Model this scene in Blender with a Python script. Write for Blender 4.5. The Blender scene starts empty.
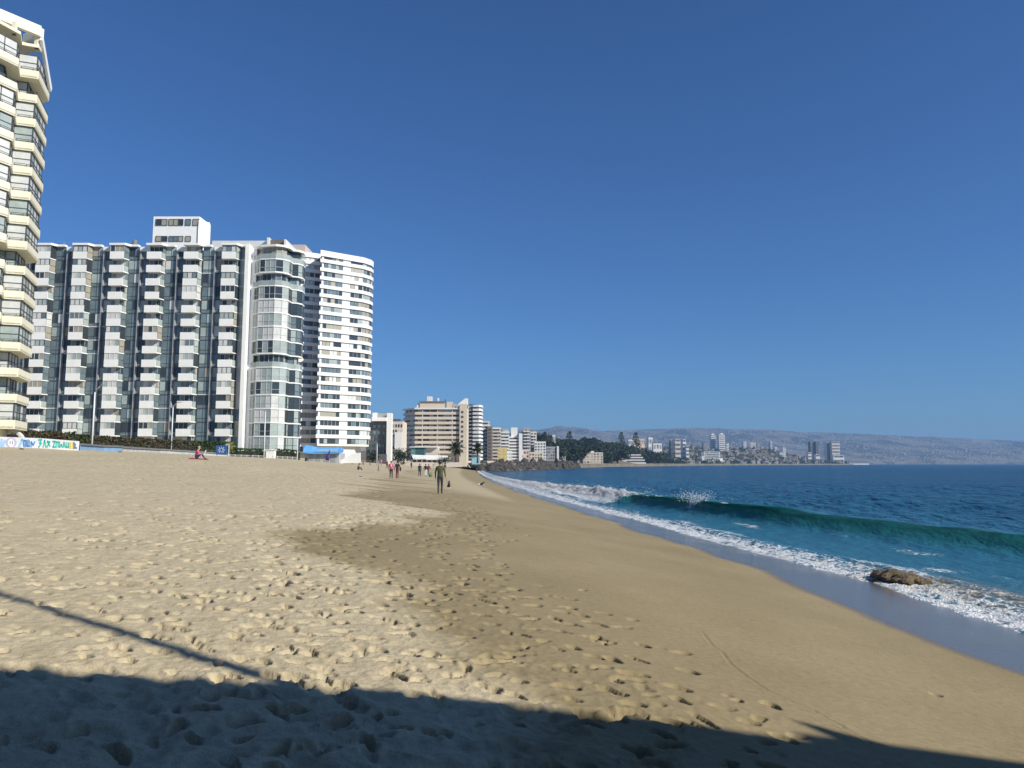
import bpy, bmesh, math, random
import numpy as np
from mathutils import Vector, Matrix

random.seed(7)
S = bpy.context.scene
C = S.collection
R = math.radians

# ------------------------------------------------------------------ camera, sky, sun, exposure
EYE = 3.2                      # eye height above the sea
PITCH = R(6.0)
FPX = 760.0
cam = bpy.data.cameras.new('camera')
cam.sensor_width = 36.0
cam.lens = FPX / 1024 * 36.0
cam.clip_start = 0.05
cam.clip_end = 40000
camo = bpy.data.objects.new('camera', cam)
camo.location = (0, 0, EYE)
camo.rotation_euler = (R(90) + PITCH, 0, 0)
C.objects.link(camo)
S.camera = camo

SUN_EL = R(33.0)
SUN_AZ = math.atan2(0.86, -0.51)          # clockwise from +Y, towards the sun
sun_dir = Vector((math.sin(SUN_AZ) * math.cos(SUN_EL), math.cos(SUN_AZ) * math.cos(SUN_EL), math.sin(SUN_EL)))
W = bpy.data.worlds.new('World')
S.world = W
W.use_nodes = True
nt = W.node_tree
nt.nodes.clear()
sky = nt.nodes.new('ShaderNodeTexSky')
sky.sky_type = 'NISHITA'
sky.sun_disc = False
sky.sun_elevation = SUN_EL
sky.sun_rotation = SUN_AZ
sky.altitude = 0
sky.air_density = 1.0
sky.dust_density = 0.6
sky.ozone_density = 4.0
bg = nt.nodes.new('ShaderNodeBackground')
bg.inputs['Strength'].default_value = 0.062
wo = nt.nodes.new('ShaderNodeOutputWorld')
tint = nt.nodes.new('ShaderNodeMix')                 # the camera's cool white balance on the sky light
tint.data_type = 'RGBA'; tint.blend_type = 'MULTIPLY'
tint.inputs[0].default_value = 1.0
tint.inputs[7].default_value = (0.57, 0.95, 1.42, 1)
nt.links.new(sky.outputs[0], tint.inputs[6])
nt.links.new(tint.outputs[2], bg.inputs[0])
nt.links.new(bg.outputs[0], wo.inputs[0])
sl = bpy.data.lights.new('sun', 'SUN')
sl.energy = 5.0
sl.angle = R(0.5)
sl.color = (1.0, 0.94, 0.82)
so = bpy.data.objects.new('sun', sl)
so.rotation_euler = (-sun_dir).to_track_quat('-Z', 'Y').to_euler()
so.location = (60, -60, 80)
C.objects.link(so)
S.view_settings.view_transform = 'Standard'
S.view_settings.look = 'None'
S.view_settings.gamma = 1.0
S.view_settings.exposure = 0.22
S.cycles.max_bounces = 6
S.cycles.diffuse_bounces = 3
S.cycles.glossy_bounces = 3
S.cycles.volume_bounces = 0
S.cycles.use_denoising = True

# ------------------------------------------------------------------ helpers
def at(px, py, Y):
    """world point seen at a photo pixel, at depth Y"""
    u = (px - 512) / FPX
    v = (384 - py) / FPX
    t = Y / (math.cos(PITCH) - v * math.sin(PITCH))
    return Vector((u * t, Y, EYE + t * (math.sin(PITCH) + v * math.cos(PITCH))))

def tag(o, label=None, cat=None, group=None, kind=None):
    if label: o['label'] = label
    if cat: o['category'] = cat
    if group: o['group'] = group
    if kind: o['kind'] = kind
    return o

def thing(name, label, cat, loc=(0, 0, 0), group=None):
    o = bpy.data.objects.new(name, None)
    o.empty_display_size = 0.3
    C.objects.link(o)
    o.location = loc
    return tag(o, label, cat, group, 'thing')

def copy_tree(o, parent=None):
    c = o.copy()
    C.objects.link(c)
    c.parent = parent
    for ch in list(o.children):
        copy_tree(ch, c)
    return c

def root_loc(p):
    v = Vector((0, 0, 0))
    while p is not None:
        v += Vector(p.location)
        p = p.parent
    return v

class MB:
    """collects faces in world coordinates; build() links them as one mesh object"""
    def __init__(self):
        self.v = []; self.f = []; self.m = []; self.sm = []
    def poly(self, pts, mi=0, smooth=False):
        b = len(self.v)
        self.v.extend([tuple(p) for p in pts])
        self.f.append(tuple(range(b, b + len(pts)))); self.m.append(mi); self.sm.append(smooth)
    def box(self, x0, x1, y0, y1, z0, z1, mi=0):
        b = len(self.v)
        self.v += [(x0,y0,z0),(x1,y0,z0),(x1,y1,z0),(x0,y1,z0),(x0,y0,z1),(x1,y0,z1),(x1,y1,z1),(x0,y1,z1)]
        for q in ((0,3,2,1),(4,5,6,7),(0,1,5,4),(1,2,6,5),(2,3,7,6),(3,0,4,7)):
            self.f.append(tuple(b+i for i in q)); self.m.append(mi); self.sm.append(False)
    def prism(self, pts, z0, z1, mi=0, mtop=None):
        """pts: plan outline, counter-clockwise"""
        n = len(pts); b = len(self.v)
        self.v += [(p[0], p[1], z0) for p in pts] + [(p[0], p[1], z1) for p in pts]
        for i in range(n):
            j = (i + 1) % n
            self.f.append((b+i, b+j, b+n+j, b+n+i)); self.m.append(mi); self.sm.append(False)
        self.f.append(tuple(b+n+i for i in range(n))); self.m.append(mi if mtop is None else mtop); self.sm.append(False)
        self.f.append(tuple(b+n-1-i for i in range(n))); self.m.append(mi); self.sm.append(False)
    def wall(self, p, q, z0, z1, th, mi=0):
        """upright slab from p to q in plan, th thick to the left-hand normal"""
        p = Vector(p[:2]); q = Vector(q[:2]); d = (q - p).normalized(); n = Vector((-d.y, d.x)) * th
        self.prism([p, q, q + n, p + n], z0, z1, mi)
    def bar(self, p, q, w, h=None, mi=0):
        p = Vector(p); q = Vector(q); d = (q - p)
        if d.length < 1e-6: return
        d.normalize()
        up = Vector((0,0,1)) if abs(d.z) < 0.95 else Vector((0,1,0))
        s = d.cross(up).normalized(); u = s.cross(d)
        h = h or w
        b = len(self.v)
        for c in (p, q):
            for a, e in ((-1,-1),(1,-1),(1,1),(-1,1)):
                self.v.append(tuple(c + s*(a*w/2) + u*(e*h/2)))
        for f in ((0,1,5,4),(1,2,6,5),(2,3,7,6),(3,0,4,7),(3,2,1,0),(4,5,6,7)):
            self.f.append(tuple(b+i for i in f)); self.m.append(mi); self.sm.append(False)
    def tube(self, pts, rads, seg=8, mi=0, smooth=True):
        b = len(self.v); n = len(pts)
        for i, c in enumerate(pts):
            c = Vector(c)
            d = (Vector(pts[min(i+1, n-1)]) - Vector(pts[max(i-1, 0)])).normalized()
            up = Vector((0,0,1)) if abs(d.z) < 0.95 else Vector((0,1,0))
            s = d.cross(up).normalized(); u = s.cross(d)
            for k in range(seg):
                a = 2*math.pi*k/seg
                self.v.append(tuple(c + (s*math.cos(a) + u*math.sin(a))*rads[i]))
        for i in range(n-1):
            for k in range(seg):
                k2 = (k+1) % seg
                self.f.append((b+i*seg+k, b+i*seg+k2, b+(i+1)*seg+k2, b+(i+1)*seg+k)); self.m.append(mi); self.sm.append(smooth)
        self.f.append(tuple(b+k for k in range(seg))[::-1]); self.m.append(mi); self.sm.append(False)
        self.f.append(tuple(b+(n-1)*seg+k for k in range(seg))); self.m.append(mi); self.sm.append(False)
    def blob(self, c, r, seed=0, amp=0.25, sub=2, mi=0, smooth=False, freq=1.7):
        bm = bmesh.new()
        bmesh.ops.create_icosphere(bm, subdivisions=sub, radius=1.0)
        from mathutils import noise
        b = len(self.v)
        off = Vector((seed*7.13, seed*3.7, seed*1.9))
        for v in bm.verts:
            p = v.co.normalized()
            k = 1 + amp*noise.noise(p*freq + off) + amp*0.5*noise.noise(p*freq*2.6 + off)
            q = p*k
            self.v.append((c[0]+q.x*r[0], c[1]+q.y*r[1], c[2]+q.z*r[2]))
        for f in bm.faces:
            self.f.append(tuple(b+v.index for v in f.verts)); self.m.append(mi); self.sm.append(smooth)
        bm.free()
    def build(self, name, mats, parent=None):
        me = bpy.data.meshes.new(name)
        o0 = root_loc(parent)
        me.from_pydata([(x-o0.x, y-o0.y, z-o0.z) for x, y, z in self.v], [], self.f)
        if not isinstance(mats, (list, tuple)): mats = [mats]
        for m in mats: me.materials.append(m)
        me.polygons.foreach_set('material_index', self.m)
        me.polygons.foreach_set('use_smooth', self.sm)
        me.update()
        o = bpy.data.objects.new(name, me)
        C.objects.link(o)
        o.parent = parent
        return o

# numpy gradient noise ------------------------------------------------
_rng = np.random.default_rng(11)
_perm = _rng.permutation(512)
_perm = np.concatenate([_perm, _perm])
_ga = _rng.uniform(0, 2*np.pi, 1024)
_gx, _gy = np.cos(_ga), np.sin(_ga)
def pn(x, y, seed=0):
    x = x + seed*37.7; y = y + seed*91.3
    xi = np.floor(x).astype(np.int64); yi = np.floor(y).astype(np.int64)
    xf = x - xi; yf = y - yi
    u = xf*xf*xf*(xf*(xf*6-15)+10); v = yf*yf*yf*(yf*(yf*6-15)+10)
    def g(ix, iy, dx, dy):
        h = _perm[(_perm[ix % 512] + iy) % 512]
        return _gx[h]*dx + _gy[h]*dy
    a = g(xi, yi, xf, yf); b = g(xi+1, yi, xf-1, yf)
    c = g(xi, yi+1, xf, yf-1); d = g(xi+1, yi+1, xf-1, yf-1)
    return ((a + u*(b-a)) + v*((c + u*(d-c)) - (a + u*(b-a)))) * 1.5
def sst(a, b, x):
    t = np.clip((x-a)/(b-a), 0, 1)
    return t*t*(3-2*t)

def grid_mesh(name, X, Y, Z, mats, attrs=None, wrap=False):
    """X,Y,Z: (rows, cols) arrays -> one smooth mesh object with float point attributes"""
    nr, nc = X.shape
    me = bpy.data.meshes.new(name)
    nv = nr*nc
    co = np.stack([X.ravel(), Y.ravel(), Z.ravel()], 1).astype(np.float32)
    r = np.arange(nr-1)[:, None]; cmax = nc if wrap else nc-1
    c = np.arange(cmax)[None, :]; c2 = (c+1) % nc
    q = np.stack([r*nc+c, r*nc+c2, (r+1)*nc+c2, (r+1)*nc+c], -1).reshape(-1, 4)
    nf = len(q)
    me.vertices.add(nv); me.vertices.foreach_set('co', co.ravel())
    me.loops.add(nf*4); me.loops.foreach_set('vertex_index', q.ravel().astype(np.int32))
    me.polygons.add(nf); me.polygons.foreach_set('loop_start', np.arange(0, nf*4, 4, dtype=np.int32))
    me.polygons.foreach_set('use_smooth', np.ones(nf, dtype=bool))
    me.update(calc_edges=True); me.validate()
    for k, a in (attrs or {}).items():
        at_ = me.attributes.new(k, 'FLOAT', 'POINT')
        at_.data.foreach_set('value', a.ravel().astype(np.float32))
    if not isinstance(mats, (list, tuple)): mats = [mats]
    for m in mats: me.materials.append(m)
    o = bpy.data.objects.new(name, me)
    C.objects.link(o)
    return o

# ------------------------------------------------------------------ materials
class NB:
    """small node-tree builder"""
    def __init__(self, m):
        self.t = m.node_tree; self.t.nodes.clear()
    def n(self, typ, **kw):
        nd = self.t.nodes.new('ShaderNode' + typ)
        for k, v in kw.items(): setattr(nd, k, v)
        return nd
    def l(self, a, b): self.t.links.new(a, b)
    def math(self, op, a, b=None, clamp=False):
        nd = self.n('Math', operation=op); nd.use_clamp = clamp
        for i, x in enumerate((a, b)):
            if x is None: continue
            if isinstance(x, (int, float)): nd.inputs[i].default_value = x
            else: self.l(x, nd.inputs[i])
        return nd.outputs[0]
    def mix(self, fac, a, b):
        nd = self.n('Mix', data_type='RGBA')
        for s, x in ((nd.inputs[0], fac), (nd.inputs[6], a), (nd.inputs[7], b)):
            if isinstance(x, (int, float)): s.default_value = x
            elif isinstance(x, tuple): s.default_value = (*x[:3], 1)
            else: self.l(x, s)
        return nd.outputs[2]
    def noise(self, vec, scale, detail=3, rough=0.55):
        nd = self.n('TexNoise'); nd.inputs['Scale'].default_value = scale
        nd.inputs['Detail'].default_value = detail; nd.inputs['Roughness'].default_value = rough
        if vec is not None: self.l(vec, nd.inputs['Vector'])
        return nd.outputs['Fac']
    def ramp(self, fac, stops):
        nd = self.n('ValToRGB')
        el = nd.color_ramp.elements
        while len(el) < len(stops): el.new(0.5)
        for e, (p, c) in zip(el, stops):
            e.position = p; e.color = (*c[:3], 1) if isinstance(c, tuple) else (c, c, c, 1)
        self.l(fac, nd.inputs[0])
        return nd.outputs[0]
    def maprange(self, x, a, b, c=0.0, d=1.0):
        nd = self.n('MapRange'); nd.clamp = True
        self.l(x, nd.inputs[0])
        for i, v in enumerate((a, b, c, d)): nd.inputs[1+i].default_value = v
        return nd.outputs[0]
    def bump(self, h, strength, dist, normal=None):
        nd = self.n('Bump'); nd.inputs['Strength'].default_value = strength
        nd.inputs['Distance'].default_value = dist
        self.l(h, nd.inputs['Height'])
        if normal is not None: self.l(normal, nd.inputs['Normal'])
        return nd.outputs[0]
    def out(self, sh):
        o = self.n('OutputMaterial'); self.l(sh, o.inputs['Surface'])
    def principled(self, base=None, rough=0.7, normal=None, **kw):
        p = self.n('BsdfPrincipled')
        if isinstance(base, tuple): p.inputs['Base Color'].default_value = (*base[:3], 1)
        elif base is not None: self.l(base, p.inputs['Base Color'])
        if isinstance(rough, (int, float)): p.inputs['Roughness'].default_value = rough
        else: self.l(rough, p.inputs['Roughness'])
        if normal is not None: self.l(normal, p.inputs['Normal'])
        for k, v in kw.items():
            s = p.inputs[k]
            if isinstance(v, (int, float, tuple)): s.default_value = v
            else: self.l(v, s)
        return p.outputs[0]

def newmat(name):
    m = bpy.data.materials.new(name); m.use_nodes = True
    return m, NB(m)

_mc = {}
def mat(name, col, rough=0.7, var=0.15, scale=1.5, metal=0.0, bump=0.0, spec=0.5):
    """a plain weathered surface: colour with large soft stains and fine grain"""
    if name in _mc: return _mc[name]
    m, b = newmat(name)
    pos = b.n('NewGeometry').outputs['Position']
    n1 = b.noise(pos, scale, 4)
    n2 = b.noise(pos, scale*9, 2)
    f = b.math('ADD', b.math('MULTIPLY', n1, 0.7), b.math('MULTIPLY', n2, 0.3))
    lo = tuple(c*(1-var) for c in col); hi = tuple(min(1, c*(1+var*0.8)) for c in col)
    c = b.mix(b.maprange(f, 0.3, 0.7), lo, hi)
    nrm = b.bump(n2, bump, 0.02) if bump else None
    b.out(b.principled(c, rough, nrm, Metallic=metal, **{'Specular IOR Level': spec}))
    _mc[name] = m
    return m

def glassmat(name, dark, light, share=0.35, cell=(1.25, 1.25, 2.75), rough=0.08):
    """a run of window panes: mostly dark glass, some with curtains or blinds drawn"""
    if name in _mc: return _mc[name]
    m, b = newmat(name)
    pos = b.n('NewGeometry').outputs['Position']
    sn = b.n('VectorMath', operation='SNAP'); b.l(pos, sn.inputs[0]); sn.inputs[1].default_value = cell
    wn = b.n('TexWhiteNoise'); wn.noise_dimensions = '3D'; b.l(sn.outputs[0], wn.inputs['Vector'])
    v = wn.outputs['Value']
    cur = b.maprange(v, 1-share-0.02, 1-share+0.02)
    d2 = b.mix(b.math('MULTIPLY', v, 1.2), tuple(c*0.6 for c in dark), tuple(c*1.5 for c in dark))
    l2 = b.mix(b.maprange(v, 1-share, 1), tuple(c*0.55 for c in light), light)
    b.out(b.principled(b.mix(cur, d2, l2), rough, None, **{'Specular IOR Level': 0.55}))
    _mc[name] = m
    return m

M_white = mat('white_paint', (0.84, 0.84, 0.81), 0.6, 0.07, 0.5)
M_white2 = mat('offwhite_paint', (0.66, 0.66, 0.62), 0.65, 0.1, 0.6)
M_cream = mat('cream_paint', (0.77, 0.73, 0.56), 0.65, 0.08, 0.6)
M_conc = mat('grey_concrete', (0.34, 0.35, 0.36), 0.8, 0.18, 0.7)
M_dconc = mat('dark_concrete', (0.16, 0.16, 0.16), 0.85, 0.2, 0.8)
M_frame = mat('dark_window_frame', (0.07, 0.08, 0.085), 0.5, 0.1, 3)
M_lframe = mat('pale_window_frame', (0.55, 0.56, 0.55), 0.5, 0.08, 3)
M_metal = mat('galvanised_metal', (0.45, 0.47, 0.49), 0.45, 0.12, 3, metal=0.3)
M_glassd = mat('dark_glass', (0.04, 0.052, 0.06), 0.06, 0.3, 0.6, spec=0.6)
M_glassb = mat('blue_glass', (0.15, 0.20, 0.22), 0.06, 0.35, 0.4, spec=0.6)
M_glassp = mat('pale_glass', (0.36, 0.42, 0.40), 0.08, 0.25, 0.4, spec=0.6)
M_curtw = mat('white_curtain', (0.60, 0.61, 0.59), 0.35, 0.15, 1.2)
M_curtb = mat('beige_blind', (0.34, 0.32, 0.26), 0.4, 0.15, 1.2)
M_yellow = mat('yellow_blind', (0.58, 0.58, 0.38), 0.5, 0.12, 1.5)
# ------------------------------------------------------------------ the lie of the land
_sY = np.array([-300, -60, 0, 15.5, 22, 32, 44, 55, 84, 110, 143, 200, 304, 345, 420, 9000.])
_sX = np.array([16, 11.0, 10.4, 10.4, 10.2, 8.9, 7.6, 6.3, 3.1, 0.7, -2.3, -6.5, -12.8, -14.5, -14.5, -14.5])
_ty = np.linspace(-300, 460, 1521)
_tx = np.interp(_ty, _sY, _sX)
_k = np.exp(-np.linspace(-2, 2, 33)**2); _k /= _k.sum()
_txs = np.convolve(np.pad(_tx, 16, mode='edge'), _k, 'valid')
def shore_x(Y):
    Y = np.asarray(Y, float)
    w = 0.35*pn(Y/9.0, Y*0+3.3, 5)*np.clip(Y/20, 0, 1) + 0.12*pn(Y/2.7, Y*0+1.1, 6)
    return np.interp(Y, _ty, _txs) + w
_ps = np.array([-400, -60, -20, -6, 0, 3.5, 7, 10, 20, 33, 45, 56, 66, 100, 900.])
_pz = np.array([-9, -5.0, -1.6, -0.5, 0.0, 0.42, 0.95, 1.48, 2.3, 3.15, 4.05, 4.85, 5.3, 5.5, 5.6])
_ts = np.linspace(-60, 140, 2001)
_tz = np.interp(_ts, _ps, _pz)
_k2 = np.exp(-np.linspace(-2, 2, 41)**2); _k2 /= _k2.sum()
_tzs = np.convolve(np.pad(_tz, 20, mode='edge'), _k2, 'valid')
def base_h(x, y):
    x = np.asarray(x, float); y = np.asarray(y, float)
    s = shore_x(y) - x
    z = np.interp(s, _ts, _tzs)
    z = np.where((s < -60) | (s > 140), np.interp(s, _ps, _pz), z)
    z = z + 0.78*np.exp(-(((x+23)/9)**2 + ((y-58)/12)**2))
    z = z + 0.35*np.exp(-(((x+42)/10)**2 + ((y-140)/20)**2))
    z = z + sst(10, 25, s)*(0.10*pn(x/9, y/9, 1) + 0.07*pn(x/3.4, y/3.4, 2))*np.clip(1.6-y/300, 0, 1)
    return z
def gz(x, y):
    return float(base_h(np.array([x]), np.array([y]))[0])
def ground_at(px, py):
    """where a photo pixel's ray meets the sand"""
    Y = np.geomspace(3, 400, 4000)
    u = (px-512)/FPX; v = (384-py)/FPX
    t = Y/(math.cos(PITCH) - v*math.sin(PITCH))
    x = u*t; z = EYE + t*(math.sin(PITCH)+v*math.cos(PITCH))
    h = base_h(x, Y)
    i = int(np.argmax(z < h)) if (z < h).any() else len(Y)-1
    return Vector((x[i], Y[i], h[i]))
def damp_edge(y):
    """distance from the water where the dry pale sand begins"""
    e = np.interp(y, [0, 5, 9, 13, 16, 20, 25, 27, 31, 40, 60, 120, 300], [10.2, 10.3, 11.6, 14.2, 14.6, 13.0, 12.2, 13.6, 15.5, 15.2, 16, 17, 15])
    return e + 0.7*pn(y/2.2, y*0, 8)

# ------------------------------------------------------------------ sand
def sand_material():
    m, b = newmat('beach_sand')
    pos = b.n('NewGeometry').outputs['Position']
    damp = b.n('Attribute', attribute_name='damp').outputs['Fac']
    wet = b.n('Attribute', attribute_name='wet').outputs['Fac']
    big = b.noise(pos, 0.35, 4); mid = b.noise(pos, 3.0, 4); fine = b.noise(pos, 60, 3); grain = b.noise(pos, 320, 2)
    dry = b.mix(b.maprange(mid, 0.3, 0.7), (0.47, 0.395, 0.26), (0.60, 0.515, 0.35))
    dry = b.mix(b.maprange(big, 0.35, 0.65, 0, 0.45), dry, (0.51, 0.43, 0.285))
    dmp = b.mix(b.maprange(big, 0.3, 0.7), (0.275, 0.22, 0.125), (0.345, 0.28, 0.165))
    dmp = b.mix(b.maprange(mid, 0.3, 0.7, 0, 0.35), dmp, (0.28, 0.225, 0.12))
    dn = b.maprange(b.math('ADD', damp, b.math('MULTIPLY', b.math('SUBTRACT', mid, 0.5), 0.5)), 0.3, 0.7)
    col = b.mix(dn, dry, dmp)
    sp = b.math('MULTIPLY', b.maprange(grain, 0.35, 0.75, 0.75, 1.2), b.maprange(b.noise(pos, 14, 4, 0.7), 0.3, 0.7, 0.86, 1.12))
    sc = b.n('VectorMath', operation='SCALE'); b.l(col, sc.inputs[0]); b.l(sp, sc.inputs['Scale'])
    wn = b.maprange(b.math('ADD', wet, b.math('MULTIPLY', b.math('SUBTRACT', b.noise(pos, 1.3, 3), 0.5), 0.25)), 0.34, 0.72)
    # soaked sand under a film of water
    col2 = b.mix(wn, sc.outputs[0], (0.125, 0.10, 0.08))
    rough = b.maprange(wn, 0, 1, 0.95, 0.16)
    spec = b.maprange(wn, 0, 1, 0.15, 0.6)
    h = b.math('ADD', b.math('MULTIPLY', fine, 0.6), b.math('MULTIPLY', grain, 0.4))
    bs = b.math('MULTIPLY', b.math('SUBTRACT', 1.0, wn), 0.5)
    nd = b.n('Bump'); nd.inputs['Distance'].default_value = 0.012
    b.l(bs, nd.inputs['Strength']); b.l(h, nd.inputs['Height'])
    # trampled lumps too small for the far part of the mesh
    lump = b.noise(pos, 2.6, 4, 0.65)
    crumb = b.math('ADD', b.noise(pos, 9, 5, 0.7), b.math('MULTIPLY', b.noise(pos, 26, 3, 0.7), 0.5))
    nd3 = b.n('Bump'); nd3.inputs['Distance'].default_value = 0.05
    b.l(b.math('MULTIPLY', b.maprange(b.math('ADD', dn, wn), 0, 1, 1.0, 0.12), 0.5), nd3.inputs['Strength']); b.l(crumb, nd3.inputs['Height']); b.l(nd.outputs[0], nd3.inputs['Normal'])
    far = b.n('Attribute', attribute_name='far').outputs['Fac']
    nd2 = b.n('Bump'); nd2.inputs['Distance'].default_value = 0.25
    b.l(far, nd2.inputs['Strength']); b.l(lump, nd2.inputs['Height']); b.l(nd3.outputs[0], nd2.inputs['Normal'])
    b.out(b.principled(col2, rough, nd2.outputs[0], **{'Specular IOR Level': spec}))
    return m

def build_sand():
    th = np.concatenate([np.arange(-180, -44, 3.0), np.arange(-44, 44, 0.125), np.arange(44, 180, 3.0)])
    th = np.radians(th)
    rr = np.concatenate([np.geomspace(0.4, 3.4, 30, endpoint=False), np.geomspace(3.4, 16, 400, endpoint=False),
                         np.geomspace(16, 60, 200, endpoint=False), np.geomspace(60, 460, 110)])
    RR, TH = np.meshgrid(rr, th, indexing='ij')
    X = RR*np.sin(TH); Y = RR*np.cos(TH)
    s = shore_x(Y) - X
    H = base_h(X, Y)
    dry = sst(-1.5, 1.7, s - damp_edge(Y) + 0.5*pn(X/1.1, Y/1.1, 39))
    tram = sst(-2.4, 1.0, s - (damp_edge(Y) - 0.6))*np.clip(1.15 - 0.25*pn(X/6, Y/6, 21), 0.4, 1.2)
    near = np.clip(1.3 - RR/60, 0.25, 1)
    # trampled dry sand: soft mounds, sharper crumbs
    a = pn(X/0.75, Y/0.75, 31); b2 = pn(X/0.33, Y/0.33, 32); c = pn(X/0.15, Y/0.15, 33); d = pn(X/0.06, Y/0.06, 34)
    H = H + tram*near*((0.014 + 0.010*sst(6.0, 4.5, Y))*a + (0.008 + 0.008*sst(6.0, 4.5, Y))*(np.abs(b2)*-1.6+0.5) + 0.008*(0.4-np.abs(c)*1.4) + 0.005*d*(RR < 16))
    H = H + (1-tram)*(0.012*pn(X/1.6, Y/2.6, 35) + 0.0022*pn(X/0.12, Y/0.12, 36))*sst(1, 4, s)
    H = H + 0.03*dry*sst(-0.6, 0.8, s - damp_edge(Y))
    rng = np.random.default_rng(5)
    H0 = H.copy()
    cols_deg = np.degrees(th)
    def dent(x, y, phi, L, Wd, dep, rim=0.45, tw=0.0, kind='pit'):
        r = math.hypot(x, y); t = math.degrees(math.atan2(x, y))
        if r < 1.2 or abs(t) > 46: return
        m = L*2.0
        i0, i1 = np.searchsorted(rr, [r-m, r+m])
        dt = math.degrees(m/r)
        j0, j1 = np.searchsorted(cols_deg, [t-dt, t+dt])
        if i1-i0 < 1 or j1-j0 < 1: return
        dx = X[i0:i1, j0:j1]-x; dy = Y[i0:i1, j0:j1]-y
        cu, su = math.cos(phi), math.sin(phi)
        p = (dx*cu + dy*su)/(L/2); q = (-dx*su + dy*cu)/(Wd/2)
        q = q + tw*p*p
        e = np.sqrt(p*p + q*q + 1e-9)
        e = e*(1 + 0.30*pn(dx/0.10+x*9, dy/0.10+y*9, 44) + 0.06*pn(dx/0.03+x*5, dy/0.03+y*5, 45))
        sun_w = (dx*0.86 - dy*0.51)/(0.5*(L+Wd)/2)               # steep, undercut wall on the one side, ramp on the other
        if kind == 'pit': k = (1 - sst(0.6, 1.08, e))*(0.75 + 0.25*sst(-0.9, 0.75, sun_w))
        elif kind == 'scuff': k = (1 - sst(0.5, 1.1, e))*(0.15 + 0.85*sst(-0.9, 0.75, sun_w))
        else: k = 1 - sst(0.15, 1.2, e)
        rm = np.exp(-((e-1.3)/0.22)**2)
        w = H[i0:i1, j0:j1]
        np.minimum(w, H0[i0:i1, j0:j1] - dep*k*(1+0.25*np.clip(p, -1.2, 1.2)) + 1e9*(k <= 0), out=w)
        w += dep*rim*rm
    # scattered steps all over the dry sand
    n = 0
    while n < 4600:
        y = 2.6 + (rng.random()**1.7)*58
        x = -0.72*y + rng.random()*(0.72*y + 6)
        ss = float(shore_x(np.array([y]))[0]) - x; e = float(damp_edge(np.array([y]))[0])
        pr = 1/(1+math.exp(-(ss-e+1.2)*1.3))*(0.30 + 0.70*math.exp(-((ss-e-1.5)/3.2)**2))*min(1, (y/8.5)**1.8)
        if rng.random() > pr: 
            n += 0.2; continue
        n += 1
        if rng.random() < 0.62:
            dent(x, y, rng.normal(-0.35, 0.8), rng.uniform(0.10, 0.24), rng.uniform(0.06, 0.13), (0.75 if y < 7.5 else 1.0)*rng.uniform(0.06, 0.13), rng.uniform(0.0, 0.08), rng.uniform(-0.6, 0.6))
        else:
            dent(x, y, rng.normal(-0.3, 0.9), rng.uniform(0.10, 0.26), rng.uniform(0.06, 0.14), rng.uniform(0.012, 0.03), 0.15, rng.uniform(-0.6, 0.6), 'scuff')
    # deeper, older hollows close to the camera
    for k in range(170):
        y = rng.uniform(2.2, 5.5); x = rng.uniform(-0.75*y-0.5, 0.5)
        if x > 0.4 - (y-3)*0.2 and rng.random() < .7: continue
        dent(x, y, rng.normal(0.6, 0.9), rng.uniform(0.2, 0.42), rng.uniform(0.14, 0.26), rng.uniform(0.02, 0.055), rng.uniform(0.05, 0.2), rng.uniform(-.4, .4), 'hollow')
    # trails of single prints along the firm damp sand
    for k in range(13):
        off = rng.uniform(-0.9, 2.0) if k < 8 else rng.uniform(-2.2, -1.0)
        y = rng.uniform(2.4, 4); dirn = rng.choice([-1, 1]); st = rng.uniform(0.6, 0.8); side = 1
        yend = rng.uniform(18, 55)
        while y < yend:
            x = float(shore_x(np.array([y]))[0]) - float(np.interp(y, [3, 6, 9, 13, 16, 25, 60], [10.3, 10.6, 11.3, 12.6, 12.8, 12.4, 14])) - off + 0.25*math.sin(y*0.5+k)
            dent(x+0.09*side+rng.normal(0, 0.05), y, -0.35 + rng.normal(0, 0.5), rng.uniform(0.18, 0.30), rng.uniform(0.08, 0.12), rng.uniform(0.07, 0.14), 0.02, rng.uniform(-.2, .2))
            side = -side; y += st*rng.uniform(0.85, 1.15)
            if rng.random() < 0.04: y += rng.uniform(1, 3)
    # a few lone deep prints near the camera
    for px, py, dp in ((620, 714, .07), (666, 748, .08), (487, 664, .08), (520, 710, .06), (650, 765, .06)):
        g = ground_at(px, py); dent(g.x, g.y, 0.5, 0.33, 0.13, dp, 0.3, 0.2)
    # the thin line a dragged stick left across the smooth sand
    line = [(702, 632), (712, 646), (722, 652), (730, 664), (745, 676), (766, 690), (790, 701), (815, 712), (842, 727), (870, 744)]
    pts = [ground_at(*p) for p in line]
    for a_, b_ in zip(pts[:-1], pts[1:]):
        ax, ay, bx, by = a_.x, a_.y, b_.x, b_.y
        i0, i1 = np.searchsorted(rr, [min(math.hypot(ax, ay), math.hypot(bx, by))-.2, max(math.hypot(ax, ay), math.hypot(bx, by))+.2])
        L2 = (bx-ax)**2+(by-ay)**2
        x_, y_ = X[i0:i1], Y[i0:i1]
        t = np.clip(((x_-ax)*(bx-ax)+(y_-ay)*(by-ay))/L2, 0, 1)
        dd = np.hypot(x_-ax-t*(bx-ax), y_-ay-t*(by-ay))
        H[i0:i1] -= 0.010*np.exp(-(dd/0.014)**2) - 0.004*np.exp(-((dd-0.035)/0.015)**2)
    damp = 1 - dry
    damp = damp*(1-0.55*sst(22, 55, Y)*sst(5, 8, s))
    damp = np.clip(damp + 0.5*sst(0.15, 0.5, pn(X/7, Y/2.5, 41))*np.exp(-((s-17)/5)**2)*(Y > 28), 0, 1)
    wedge = 4.1 + 0.5*pn(Y/5, Y*0+2, 9) - 0.012*np.clip(Y-20, 0, 200)
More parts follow.
